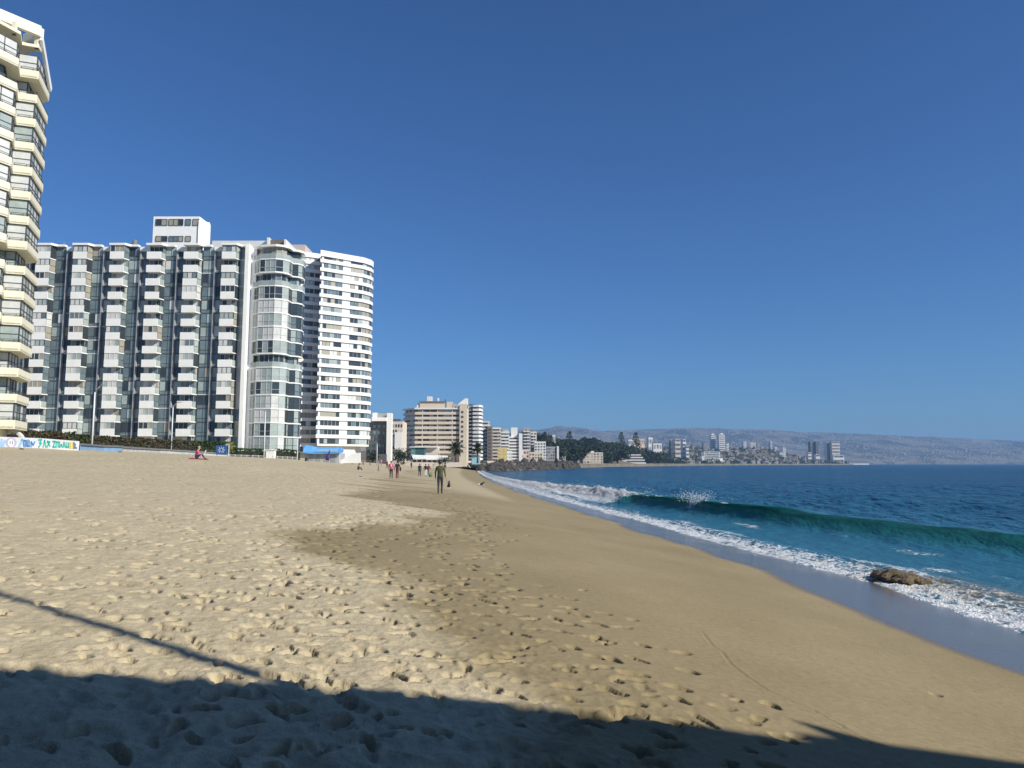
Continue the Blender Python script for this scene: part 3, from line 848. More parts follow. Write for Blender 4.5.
# the right end: tall fin, pale glass panel, rounded glazed bay
mb = MB(); mb.box(XR-0.1, XR+0.65, 150.2, 152.2, 4.3, 47.6); mb.build('fin', M_white, bk)
xa = BX+PER*4+0.25+3.15
mb = MB()
for f in range(15):
    z0 = ZB-1.35-DF*f
    if z0 < 4.3: break
    st = rnd.choice([[2, 4], [4, 4, 5], [2, 2], [4, 1], [2, 4]])
    glazed_side(mb, (xa, 151.7), (XR-0.1, 151.2), z0+0.1, z0+DF-0.1, 1.1, st, 7, 0.08)
    mb.prism([(xa, 151.6), (XR-0.1, 151.1), (XR-.1, 151.4), (xa, 151.9)], z0-0.1, z0+0.1, 7)
mb.build('end_window', WIN, bk)
RB = [(-53.2, 152.2), (-51.7, 151.2), (-51.0, 150.2), (-47.6, 149.7), (-46.2, 150.3), (-45.3, 151.6), (-45.2, 153.5), (-44.2, 153.9), (-43.5, 155.0), (-43.6, 157), (-53.2, 157)]
mb = MB(); mb.prism(offset_poly([Vector(p) for p in RB], 0.9), 4.3, 47.4); mb.build('wall', M_white2, bk)
mb = MB(); mb.box(XR+0.6, -52.2, 151.9, 156, 4.3, 47.2); mb.build('wall', M_white, bk)
for f in range(15):
    zt = ZB-0.55-DF*f
    mb = MB(); mb.prism(RB, zt-1.1, zt-0.86); 
    bal = mb.build('balcony', M_white, bk)
    mode = rnd.random(); mb = MB()
    if mode < 0.75:
        ins = offset_poly([Vector(p) for p in RB], 0.12)
        st = rnd.choice([[2, 2, 4, 4], [2, 4, 2], [4, 2, 4, 5], [2, 2, 2], [0, 4, 4], [2, 4, 4, 2]])
    else:
        ins = offset_poly([Vector(p) for p in RB], 0.8)
        st = rnd.choice([[0, 1], [0, 0, 4], [1, 3]])
    for i in range(0, 9):
        sti = st if i < 5 else [0, 0, 1, 4]
        glazed_side(mb, ins[i], ins[i+1], zt-0.85, zt+DF-1.11, 1.05, sti, 7 if i < 5 else 6, 0.07, zt+0.1)
    mb.build('bay_window', WIN, bk)
    if mode >= 0.75:
        mb = MB()
        for i in range(0, 9):
            a, c = Vector(RB[i]), Vector(RB[i+1])
            mb.bar((a.x, a.y, zt+.1), (c.x, c.y, zt+.1), 0.05, 0.05, 1); mb.poly([(a.x, a.y, zt-.85), (c.x, c.y, zt-.85), (c.x, c.y, zt+.05), (a.x, a.y, zt+.05)], 0)
        mb.build('railing', [M_glassp, M_lframe], bal)
mb = MB(); mb.prism(RB, ZB+1.05, ZB+1.45); mb.build('roof_cap', M_white, bk)
q0 = at(214, 243, 156).x; q1 = at(270, 243, 156).x; q2 = at(284, 243, 154).x; zq = at(250, 240.7, 155).z
mb = MB(); mb.box(q0, q1, 155, 166, 46, zq); mb.build('roof_house', M_white2, bk)
mb = MB(); mb.box(q1+.5, q2, 154.6, 164, 46, zq+0.1); mb.build('roof_house', mat('brown_panel', (0.16, 0.13, 0.11), .8, .2, 2), bk)
mb = MB(); mb.box(q1, q1+.5, 154, 164, 46, zq+.4); mb.box(q2, q2+.4, 154, 164, 46, zq); mb.build('roof_wall', M_white2, bk)

# ------------------------------------------------------------------ white tower of long window bands
M_band = mat('white_band', (0.76, 0.75, 0.73), 0.6, 0.05, 0.4)
def banded(root, path, ztop, dz, n, groups, base, th=0.35, depth=12, par=1.25, wmats=None, top=1.9):
    """facade following path (plan points, left to right): parapet bands per floor, windows set back between them.
    groups: per segment list of (t0, t1) window runs, solid wall between"""
    path = [Vector(p) for p in path]
    back = [path[-1]+Vector((-4.5, depth)), path[0]+Vector((0, depth))]
    outl = path+back
    ins = offset_poly(outl, th+0.1)
    m_ = MB(); m_.prism(ins, base, ztop-0.3); m_.build('wall', M_band, root)
    for f in range(n):
        zt = ztop-dz*f
        if zt-par < base: break
        m_ = MB(); m_.prism(outl, zt-(par if f else top), zt, 0); m_.build('parapet_band', M_band, root)
        if zt-dz < base: break
        for i in range(len(path)-1):
            p, q = ins[i], ins[i+1]
            d = q-p; nr = Vector((d.y, -d.x)).normalized()*0.05
            for (t0, t1) in groups[i]:
                m_ = MB()
                st = rnd.choices(wmats or [[0, 0, 1], [1, 0, 3], [0, 3, 3], [2, 0, 3], [1, 1, 4], [0, 4, 1], [2, 3, 2]], [4, 3, 2, 2, 2, 2, 1] if not wmats else None)[0]
                zb = zt-dz
                glazed_side(m_, p+d*t0+nr, p+d*t1+nr, zb-0.05, zb+dz-par+0.02 if f else zb+dz-top+0.02, 1.35, st, 6 if rnd.random() < .5 else 7, 0.09)
                m_.build('window', WIN, root)
wt = thing('white_tower', 'tall white tower with long window bands and a rounded seaward corner', 'apartment building', (-55, 240, 5))
zT = at(321, 249.5, 239).z
FP = [(-62.7, 245.6), (-61.7, 239.3), (-49.5, 248.5), (-47.6, 251.6), (-47.3, 254.2), (-48.6, 258)]
banded(wt, FP, zT, 2.83, 24, [[], [(0.05, 0.50), (0.70, 0.99)], [(0.05, 0.97)], [(0.03, 0.97)], [(0.0, 1.0)]], 8.9, par=1.12)
GP = [(-76, 238.5), (-72.6, 240.8), (-64.9, 245.2), (-62.9, 246.4)]
wb = thing('white_tower', 'lower white tower with window bands, half shaded, tucked left of the rounded one', 'apartment building', (-68, 244, 5))
banded(wb, GP, at(300, 250.5, 242).z, 2.72, 24, [[(0.05, .97)], [(0.04, .62), (0.66, .98)], [(0.05, 0.95)]], 6.5, top=1.6, par=1.12)
mb = MB(); a_ = at(287, 246, 250).x; c_ = at(306, 246, 250).x; mb.box(a_, c_, 249, 258, at(300, 252, 242).z-1, at(300, 245.5, 250).z); mb.build('roof_house', mat('pinkish_plaster', (0.5, 0.42, 0.36), .8, .1, 1), wb)
# ground floor of the tower: set back behind columns, pale end wall
mb = MB(); mb.prism([(-61, 242), (-51.5, 249.5), (-51.5, 258), (-61, 258)], 4.5, 8.9); mb.build('ground_floor', M_white2, wt)
# ------------------------------------------------------------------ foliage
def leafmat(name, col, var=0.55):
    if name in _mc: return _mc[name]
    m, b = newmat(name)
    pos = b.n('NewGeometry').outputs['Position']
    rn = b.n('NewGeometry').outputs['Random Per Island']
    n = b.noise(pos, 0.5, 3)
    f = b.math('ADD', b.math('MULTIPLY', rn, 0.6), b.math('MULTIPLY', n, 0.4))
    c = b.mix(f, tuple(x*(1-var) for x in col), tuple(x*(1+var) for x in col))
    p = b.principled(c, 0.6, None, **{'Specular IOR Level': 0.3})
    t = b.n('BsdfTranslucent'); b.l(c, t.inputs['Color'])
    mx = b.n('MixShader'); mx.inputs[0].default_value = 0.2; b.l(p, mx.inputs[1]); b.l(t.outputs[0], mx.inputs[2])
    b.out(mx.outputs[0]); _mc[name] = m
    return m
L_hedge = leafmat('hedge_leaves', (0.055, 0.075, 0.022))
L_brown = leafmat('dry_hedge_leaves', (0.085, 0.062, 0.030))
L_clip = leafmat('clipped_hedge_leaves', (0.050, 0.105, 0.022))
L_palm = leafmat('palm_fronds', (0.052, 0.065, 0.030))
L_dark = leafmat('conifer_needles', (0.030, 0.045, 0.026))
L_mid = leafmat('evergreen_leaves', (0.040, 0.058, 0.026))
M_bark = mat('bark', (0.13, 0.10, 0.075), 0.9, 0.25, 2)

def leaf(mb, c, s, r, mi=0):
    d = Vector((r.gauss(0, 1), r.gauss(0, 1), r.gauss(0, 1) + 0.5)).normalized()
    a = d.orthogonal().normalized(); a.rotate(Matrix.Rotation(r.uniform(0, 6.28), 3, d)); e = d.cross(a)
    c = Vector(c)
    mb.poly([c - a*s, c - e*s*0.55 + d*s*.1, c + a*s, c + e*s*0.55 + d*s*.1], mi)

# ------------------------------------------------------------------ sea wall, graffiti and hedges along the top of the sand
WP = [(-20, 76.0), (0, 79.0), (40, 86), (79, 93.5)]                 # pixel column, depth of the painted wall
wp = [at(px, 448, Y) for px, Y in WP]
gw = thing('painted_wall', 'low white beach wall with blue, green and yellow graffiti letters, at the left edge', 'wall', (wp[1].x, wp[1].y, 4.6))
def wall_top(i, py): return at(WP[i][0], py, WP[i][1]).z
tops = [wall_top(0, 436.6), wall_top(1, 436.8), wall_top(2, 438.2), wall_top(3, 441.2)]
mb = MB()
for i in range(3):
    p, q = wp[i], wp[i+1]; d = (q-p); d.z = 0; d.normalize(); n = Vector((-d.y, d.x, 0))*0.3
    zb = 3.6
    mb.poly([(p.x, p.y, zb), (q.x, q.y, zb), (q.x, q.y, tops[i+1]), (p.x, p.y, tops[i])])
    mb.poly([(p.x, p.y, tops[i]), (q.x, q.y, tops[i+1]), (q.x+n.x, q.y+n.y, tops[i+1]), (p.x+n.x, p.y+n.y, tops[i])])
    mb.poly([(q.x+n.x, q.y+n.y, zb), (p.x+n.x, p.y+n.y, zb), (p.x+n.x, p.y+n.y, tops[i]), (q.x+n.x, q.y+n.y, tops[i+1])])
p, q = wp[3], wp[3]
mb.poly([(wp[3].x, wp[3].y, 3.6), (wp[3].x-.2, wp[3].y+.3, 3.6), (wp[3].x-.2, wp[3].y+.3, tops[3]), (wp[3].x, wp[3].y, tops[3])])
mb.build('wall', mat('painted_white_wall', (0.62, 0.63, 0.64), .8, .12, .8), gw)
def wpt(px, py, off=0.03):
    """point on the painted wall's face"""
    for i in range(3):
        if px <= WP[i+1][0] or i == 2:
            p, q = wp[i], wp[i+1]; d = Vector((q.x-p.x, q.y-p.y, 0)).normalized()
            n = Vector((d.y, -d.x, 0))
            P = at(px, py, 80.0); k = P.x/P.y                      # the sight line x = k*y meets the wall
            Y = (p.x - d.x/d.y*p.y)/(k - d.x/d.y) if abs(d.y) > 1e-6 else p.y
            return at(px, py, Y) + n*off
P_BLUE = mat('blue_spray_paint', (0.05, 0.22, 0.62), .7, .2, 3)
P_TEAL = mat('teal_spray_paint', (0.02, 0.42, 0.36), .7, .2, 3)
P_LBL = mat('light_blue_spray_paint', (0.30, 0.50, 0.72), .7, .2, 3)
P_YEL = mat('yellow_spray_paint', (0.62, 0.50, 0.05), .7, .2, 3)
P_LIL = mat('lilac_spray_paint', (0.46, 0.40, 0.58), .7, .2, 3)
P_BLK = mat('black_spray_paint', (0.03, 0.03, 0.04), .7, .2, 3)
def stroke(name, m_, pts, w):
    mb = MB()
    for a, c in zip(pts[:-1], pts[1:]):
        A = wpt(*a); Cc = wpt(*c); d = (Cc-A)
        if d.length < 1e-4: continue
        up = Vector((-d.x, -d.y, 0)); s = Vector((0, 0, 1)).cross(Vector((d.x, d.y, 0))) if abs(d.x)+abs(d.y) > 1e-4 else Vector((0, 0, 0))
        wall_d = (wpt(a[0]+2, a[1]) - wpt(a[0]-2, a[1])); wall_d.z = 0; wall_d.normalize()
        # ribbon in the wall plane
        t = Vector((d.dot(wall_d), d.z)).normalized(); pr = wall_d*(-t.y) + Vector((0, 0, t.x))
        e = d.normalized()*w*0.4
        mb.poly([A-e-pr*w/2, Cc+e-pr*w/2, Cc+e+pr*w/2, A-e+pr*w/2])
    return mb.build(name, m_, gw)
# lettering, as far as it can be read: three words of fat letters
stroke('graffiti', P_LBL, [(19, 446.5), (22, 440), (25, 446), (28, 441), (31, 446.3)], .35)
GL = [  # a blue word
 (P_BLUE, [(23.5, 446), (23.5, 440.5), (25.6, 440.8), (25.6, 446)]), (P_BLUE, [(27, 440.5), (27, 446), (29, 446), (29, 440.8)]), (P_BLUE, [(31, 446), (31, 442), (33, 445), (34.5, 442)]),
 # a green word
 (P_TEAL, [(38.6, 440), (41.5, 439.5), (39.4, 443), (41.3, 443.2), (38.6, 447)]), (P_TEAL, [(43, 447), (44.4, 440.3), (45.8, 447)]), (P_TEAL, [(47, 446.8), (49.6, 442), (47.2, 441.5), (49.8, 446)]),
 (P_TEAL, [(52.6, 441.5), (54.8, 441.5), (52.8, 447), (55, 447)]), (P_TEAL, [(56, 447), (56, 442), (58, 442), (58, 447)]), (P_TEAL, [(59.5, 442), (59.5, 447), (61.5, 444.5), (61.8, 447)]), (P_TEAL, [(63, 447), (63.8, 442.3), (64.8, 447)]),
 (P_TEAL, [(66, 442.8), (66, 447.2), (68, 447.2), (68, 443)]),
 (P_YEL, [(69.2, 443), (69.2, 448)]), (P_YEL, [(70.6, 443), (70.6, 448)]), (P_YEL, [(72.4, 443.2), (72.4, 448.2)]), (P_BLK, [(73.8, 442.6), (73.8, 448.4)]), (P_BLUE, [(75.2, 444), (75.2, 448), (76.6, 448)])]
for m_, pts in GL: stroke('graffiti', m_, pts, 0.2)
stroke('graffiti', P_LBL, [(0.5, 446), (1.5, 440), (3, 446), (4.5, 441)], .3)
# lilac arch with a pale oval and two dark marks
def disc(name, m_, cx, cy, rx, ry, off):
    mb = MB(); mb.poly([wpt(cx+rx*math.cos(a), cy-ry*math.sin(a), off) for a in np.linspace(0, 2*math.pi, 20, endpoint=False)]); mb.build(name, m_, gw)
disc('graffiti', P_LIL, 11, 442.5, 5.6, 5.0, 0.012)
disc('graffiti', mat('white_spray_paint', (.7, .7, .7), .7, .1, 3), 10.9, 443, 3.3, 4.2, 0.02)
stroke('graffiti', P_BLK, [(9.8, 441.2), (9.8, 444)], .09); stroke('graffiti', P_BLK, [(12.2, 441.2), (12.2, 444)], .09)
# pale kiosk-like arch behind the wall
p = at(12, 434, 88); pav = thing('garden_arch', 'small pale arched garden structure behind the painted wall', 'arch', (p.x, 88, 5))
mb = MB(); n = 12; R_ = 1.35
for i in range(n):
    a0, a1 = math.pi*i/n, math.pi*(i+1)/n
    mb.bar((p.x+R_*math.cos(a0), 88, 5.6+R_*math.sin(a0)), (p.x+R_*math.cos(a1), 88, 5.6+R_*math.sin(a1)), 0.6, 0.25)
mb.box(p.x-R_-.15, p.x-R_+.15, 87.7, 88.3, 4.6, 5.7); mb.box(p.x+R_-.15, p.x+R_+.15, 87.7, 88.3, 4.6, 5.7)
mb.build('arch', M_white2, pav)
mb = MB(); mb.box(p.x-1.1, p.x+1.1, 88.1, 88.15, 4.6, 6.6); mb.build('screen', M_dconc, pav)

# low painted kerb wall running on to the right
def run_wall(name, pts, zb, h0, m_, label, cat, th=0.25):
    P = [at(px, py, Y) for px, py, Y in pts]
    o0 = thing(name, label, cat, (P[0].x, P[0].y, P[0].z))
    mb = MB()
    for p, q in zip(P[:-1], P[1:]):
        d = Vector((q.x-p.x, q.y-p.y, 0)).normalized(); n = Vector((-d.y, d.x, 0))*th
        zt0, zt1 = p.z, q.z
        mb.poly([(p.x, p.y, p.z-h0), (q.x, q.y, q.z-h0), q, p]); mb.poly([p, q, q+n, p+n])
        mb.poly([(q.x+n.x, q.y+n.y, q.z-h0), (p.x+n.x, p.y+n.y, p.z-h0), p+n, q+n])
    mb.build('wall', m_, o0)
    return o0, P
M_bluewall = mat('faded_blue_wall', (0.20, 0.34, 0.52), .8, .2, .8)
M_mural = mat('grey_mural_wall', (0.40, 0.43, 0.44), .8, .35, 1.2)
o_, P_ = run_wall('low_wall', [(80, 445.2, 94.5), (104, 446.8, 106), (122, 447.4, 112)], 0, 1.6, M_bluewall, 'low faded blue wall between the painted wall and the second lamp post', 'wall')
mb = MB()
for p, q in zip(P_[:-1], P_[1:]): mb.bar(p+Vector((0, 0.1, 0.12)), q+Vector((0, 0.1, 0.12)), 0.35, 0.22)
mb.build('coping', M_dconc, o_)
o_, P_ = run_wall('low_wall', [(122.3, 448.2, 113), (160, 450.3, 128), (196, 452.4, 139), (232, 455.2, 147)], 0, 2.2, M_mural, 'low grey wall with faded mural under the brownish hedge', 'wall')
mb = MB()
for p, q in zip(P_[:-1], P_[1:]): mb.bar(p+Vector((0, 0.1, 0.14)), q+Vector((0, 0.1, 0.14)), 0.35, 0.26)
mb.build('coping', M_dconc, o_)

def hedge(px0, px1, Y0, Y1, top0, top1, bot0, bot1, mats, label, dens=1.0, thick=2.0, ls=0.16, wob=0.25, split=None):
    a = at(px0, bot0, Y0); c = at(px1, bot1, Y1); ta = at(px0, top0, Y0).z; tc = at(px1, top1, Y1).z
    o = thing('hedge', label, 'hedge', (a.x, a.y, a.z-.5))
    L = (c-a).length; n = int(L*thick*max(1, ta-a.z)*150*dens)
    r = random.Random(int(px0)); mb = MB()
    d = (c-a)/L; nn = Vector((-d.y, d.x, 0)).normalized()
    for k in range(n):
        f = r.random(); b_ = r.random()
        p = a + (c-a)*f
        zt = ta+(tc-ta)*f + wob*(math.sin(f*L*1.3)+math.sin(f*L*3.1+1))*0.5
        h = r.random()**0.6
        # leaves sit mostly on the faces of the hedge
        w = (b_-0.5); w = math.copysign(abs(w*2)**0.4, w)*0.5
        if r.random() < .35: h = 1.0-abs(r.gauss(0, .05)); w = r.uniform(-.5, .5)
        q = p + nn*(thick*0.5 + w*thick) + Vector((0, 0, (zt-p.z+.4)*h-.4))
        leaf(mb, q + Vector((r.gauss(0, .08), r.gauss(0, .08), r.gauss(0, .06))), ls*r.uniform(.7, 1.5), r, (0 if r.random() < (split(f) if split else .5) else len(mats)-1))
    mb.build('foliage', mats, o)
    mb = MB(); x_ = a+nn*thick*.5; y_ = c+nn*thick*.5
    mb.bar(x_+Vector((0, 0, .3*(ta-a.z))), y_+Vector((0, 0, .3*(tc-c.z))), thick*.8, (ta-a.z)*.8); mb.build('branches', mat('hedge_twigs', (0.03, 0.028, 0.02), .9, .3, 2), o)
    return o
hedge(27, 92, 93, 108, 431.5, 436.2, 441, 446, [L_hedge, L_brown], 'shaggy green and brown hedge above the graffiti wall', 0.45, 2.2, .2, .35, lambda f: .25+.5*(f > .6))
hedge(84, 196, 108, 142, 437.5, 441.8, 446, 452, [L_brown, L_hedge], 'long brownish hedge under the glass apartment block', 0.4, 2.0, .2, .3, lambda f: .75)
hedge(194, 236, 142, 147, 441.5, 443, 452, 455, [L_clip, L_hedge], 'dark green hedge right behind the seated person in pink', 0.5, 2.0, .2, .2, lambda f: .5)
hedge(231, 263.5, 146.5, 149, 448.2, 449, 456.5, 457, [L_clip, L_clip], 'neatly clipped bright green hedge left of the white gate pillar', 0.8, 1.2, .14, .04)
hedge(275, 300, 149.5, 151, 449.2, 450.2, 459, 460, [L_clip, L_hedge], 'dark green screen hedge under the rounded bay, beside the kiosk', 0.7, 1.0, .15, .05)

# slender lamp posts ---------------------------------------------------
def lamp(px_b, py_b, px_t, py_t, Y, arm, label):
    b_ = at(px_b, py_b, Y); t_ = at(px_t, py_t, Y); b_.x = (b_.x+t_.x)/2; t_.x = b_.x
    g = gz(b_.x, Y); b_.z = min(b_.z, g)-.1
    o = thing('street_lamp', label, 'street lamp', b_, 'lamp posts along the promenade')
    mb = MB(); mb.tube([b_, (b_.x, Y, (b_.z+t_.z)/2), t_], [0.12, 0.10, 0.08], 10); mb.build('pole', mat('grey_lamp_paint', (.66, .68, .70), .5, .08, 1), o)
    if arm:
        e = at(arm[0], arm[1], Y-.4)
        mb = MB(); mb.tube([t_-Vector((0, 0, .05)), (t_*.5+e*.5)+Vector((0, 0, .08)), e], [0.07, 0.06, 0.05], 8); mb.build('arm', _mc['grey_lamp_paint'], o)
        mb = MB(); mb.blob(e+Vector((.25, 0, -.02)), (.42, .16, .08), 1, .02, 2); mb.build('lamp_head', M_metal, o)
    else:
        mb = MB(); mb.blob(t_+Vector((0, 0, .05)), (.28, .2, .1), 1, .02, 2); mb.build('lamp_head', M_metal, o)
    return o
lamp(92.4, 449.5, 94.2, 392, 104, (102, 384.5), 'tall grey lamp post in front of the glass block, leftmost, arm pointing right')
lamp(171, 455, 173, 407, 133, (178.5, 402), 'tall grey lamp post with right-pointing arm left of the seated person in pink')
lamp(264.5, 461, 264.8, 411, 143, None, 'thin lamp post standing just left of the white gate pillar')
lamp(297.4, 462, 297.6, 437, 150, None, 'short thin lamp post just left of the blue-roofed kiosk')
lamp(377, 464, 377, 444, 200, None, 'thin lamp post in front of the teal glass building')

# white gate pillar, fence, sign, planting -----------------------------
p = at(270.5, 461, 148.5); pil = thing('gate_pillar', 'stout white gate pillar under the rounded bay', 'pillar', p)
mb = MB(); hh = at(270, 450.3, 148.5).z; mb.box(p.x-.8, p.x+.8, 148, 149.2, p.z-.8, hh); mb.build('shaft', M_white, pil)
mb = MB(); mb.box(p.x-1.0, p.x+1.0, 147.85, 149.35, hh, hh+.15); mb.build('cap', M_white, pil)
def fence(px0, px1, py0, py1, Y0, Y1, h, label, n):
    a = at(px0, py0, Y0); c = at(px1, py1, Y1)
    o = thing('rail_fence', label, 'fence', a)
    mb = MB()
    for k in (0.15, .5, .98): mb.bar(a+Vector((0, 0, h*k)), c+Vector((0, 0, h*k)), .06)
    for k in range(n*5+1):
        q = a+(c-a)*k/(n*5); mb.bar(q+Vector((0, 0, h*.15)), q+Vector((0, 0, h)), .035)
    mb.build('rails', M_lframe, o)
    for k in range(n+1):
        q = a+(c-a)*k/n; mb = MB(); mb.bar(q-Vector((0, 0, .4)), q+Vector((0, 0, h+.08)), .11); mb.build('post', M_lframe, o)
fence(229, 264, 460, 461, 143, 146, 1.0, 'low pale railing in front of the clipped hedge', 6)
fence(272.5, 297, 461.4, 462.4, 146, 148, 1.0, 'low pale railing between the gate pillar and the kiosk', 5)
# blue notice board
sa = at(216.2, 445.4, 137); sb = at(227, 454.5, 137)
sg = thing('notice_board', 'square blue notice board with a faded white emblem, on pale posts', 'sign', (sa.x, 137, sb.z-1))
mb = MB(); mb.box(sa.x, sb.x, 136.9, 137.0, sb.z, sa.z); mb.build('panel', mat('blue_sign', (0.03, 0.11, 0.33), .5, .12, 1), sg)
cx, cz = (sa.x+sb.x)/2, (sa.z+sb.z)/2
mb = MB()
for k in range(8):
    a_ = k*math.pi/4; r0, r1 = .22, .62
    mb.bar((cx+r0*math.cos(a_), 136.88, cz+r0*math.sin(a_)), (cx+r1*math.cos(a_), 136.88, cz+r1*math.sin(a_)), .02, .13)
mb.build('emblem', mat('sign_white', (.6, .64, .68), .5, .05, 2), sg)
for x in (sa.x+.15, sb.x-.15):
    mb = MB(); mb.bar((x, 137.06, sb.z-1.6), (x, 137.06, sa.z), .1); mb.build('post', M_white2, sg)
fa = at(226.6, 444, 138); fb = at(228.8, 460, 138)
fr = thing('goal_frame', 'slim white upright frame right of the blue notice board', 'frame', (fa.x, 138, fb.z))
for x in (fa.x, fa.x+.45):
    mb = MB(); mb.bar((x, 138, fb.z-.5), (x, 138, fa.z), .1); mb.build('post', M_white, fr)
mb = MB(); mb.bar((fa.x, 138, fa.z-.05), (fa.x+.45, 138, fa.z-.05), .1); mb.build('crossbar', M_white, fr)
p = at(230, 446, 146); pl = thing('shrub', 'small yellow-green flowering shrub above the clipped hedge', 'shrub', (p.x, 146, p.z-1.5))
mb = MB(); r = random.Random(2)
for k in range(160): leaf(mb, p+Vector((r.gauss(0, .4), r.gauss(0, .4), r.gauss(0, .4))), .14, r, 0)
mb.build('foliage', leafmat('pale_flower_leaves', (.36, .36, .13), .4), pl)
mb = MB(); mb.tube([p-Vector((0, 0, 2)), p], [.06, .04], 6); mb.build('stem', M_bark, pl)

# beach kiosk with the blue canopy -------------------------------------
YK = 168
ka = at(303, 462.5, YK); kb = at(343.5, 462.5, YK); ztop = at(320, 452.8, YK).z
ks = thing('beach_kiosk', 'grey beach kiosk with a lumpy bright blue canopy, below the white tower', 'kiosk', (ka.x, YK, ka.z))
mb = MB(); mb.box(ka.x+.4, kb.x-1.0, YK, YK+6, ka.z-1.5, ztop); mb.build('wall', mat('kiosk_grey', (.42, .43, .44), .7, .1, .6), ks)
for px in (311, 318, 326.5, 333):
    q = at(px, 458, YK); mb = MB(); mb.box(q.x-.55, q.x+.55, YK-.06, YK-.01, ka.z-.2, ztop-.3); mb.build('shutter', mat('kiosk_shutter', (.30, .31, .33), .5, .1, 3), ks)
mb = MB(); M_can = mat('blue_canopy', (0.13, 0.38, 0.74), .6, .25, .5)
prof = [(303, 446.0, 451.5), (306, 445.0, 452.3), (312, 445.8, 452.8), (318, 447.2, 452.8), (326, 447.4, 452.6), (334, 447.6, 452.5), (341, 447.6, 451.8), (343.5, 448.4, 451)]
for (p0, t0, b0), (p1, t1, b1) in zip(prof[:-1], prof[1:]):
    A, B_ = at(p0, t0, YK+2.5), at(p1, t1, YK+2.5); A2, B2 = at(p0, b0, YK-.9), at(p1, b1, YK-.9); A3, B3 = at(p0, t0+1, YK+6), at(p1, t1+1, YK+6)
    mb.poly([A2, B2, B_, A]); mb.poly([A, B_, B3, A3]); mb.poly([A2-Vector((0, 0, .25)), B2-Vector((0, 0, .25)), B2, A2])
mb.build('canopy', M_can, ks)
mb = MB(); q0 = at(317, 450.3, YK-.6); q1 = at(338, 450.6, YK-.6); mb.bar(q0+Vector((0, -.45, .05)), q1+Vector((0, -.45, .05)), .03, .35); mb.build('name_band', mat('pale_blue_band', (.35, .55, .78), .6, .3, 2), ks)
# white stair and ramp wall to its right
sa_ = at(339, 462, YK+2); sb_ = at(360, 452.5, YK+2)
st = thing('white_stair', 'white solid-sided stair climbing to the right from the kiosk', 'stairs', (sa_.x, YK+2, sa_.z))
mb = MB(); mb.prism([(0, 0)]*3, 0, 0) if False else None
A = at(338.5, 461.8, YK+2); B_ = at(352, 453.6, YK+2); Cc = at(360.5, 452.6, YK+2); D = at(360.5, 463, YK+2); E = at(338.5, 463.5, YK+2)
fr_ = [A, E, D, Cc, B_]; bk_ = [v+Vector((0, .3, 0)) for v in fr_]
mb.poly(fr_); mb.poly(bk_[::-1])
for i in range(5): mb.poly([fr_[i], bk_[i], bk_[(i+1) % 5], fr_[(i+1) % 5]])
mb.build('side_wall', M_white, st)
mb = MB()
for k in range(9):
    f0 = k/9; q = A+(B_-A)*f0; mb.box(q.x, q.x+(B_.x-A.x)/9, YK+2.35, YK+4, q.z-1.2, q.z+.05)
mb.build('steps', M_conc, st)
# ------------------------------------------------------------------ the land round the bay
_cY = np.array([300, 343, 350, 370, 400, 440, 486, 600, 800, 1050, 1400, 1800, 2200, 2500, 2700, 3000, 3600, 4300, 5000, 5600, 6500, 14000.])
_cX = np.array([-17, -15, -10, -2, 6, 17, 31, 52, 98, 208, 335, 540, 790, 1120, 1180, 900, 700, 900, 1900, 3600, 14000, 16000.])
def coast_x(Y): return np.interp(Y, _cY, _cX)
def land_h(x, Y):
    x = np.asarray(x, float); Y = np.asarray(Y, float)
    d = coast_x(Y) + 6*pn(Y/40, Y*0, 91)*sst(500, 700, Y) - x
    h = np.where(d > 0, 3.6 + 0*d, -3 + 0*d)
    h = np.where((d <= 0) & (d > -8) & (Y < 520), 3.6+d*0.8, h)
    g = sst(20, 95, d)*sst(520, 760, Y)*(1-sst(1050, 1500, Y))
    h = h + g*(15 + 5*pn(x/70, Y/110, 92))
    c = sst(30, 330, d)*sst(1250, 1700, Y)*(1-sst(2700, 3300, Y))
    h = h + c*(26 + 16*sst(1500, 2300, Y) + 12*pn(x/180, Y/240, 93))
    return h
def lh(x, Y): return float(land_h(np.array([x]), np.array([Y]))[0])
M_land = mat('dry_scrub_ground', (0.15, 0.13, 0.09), 0.9, 0.3, 0.03)
yy = np.geomspace(343, 4600, 260)
tt = np.concatenate([-np.geomspace(2, 9000, 70)[::-1], np.linspace(-1.5, 12, 10)])
Yg, T = np.meshgrid(yy, tt, indexing='ij')
Xg = coast_x(Yg)+T
tag(grid_mesh('coast_land', Xg, Yg, land_h(Xg, Yg), M_land), kind='structure')

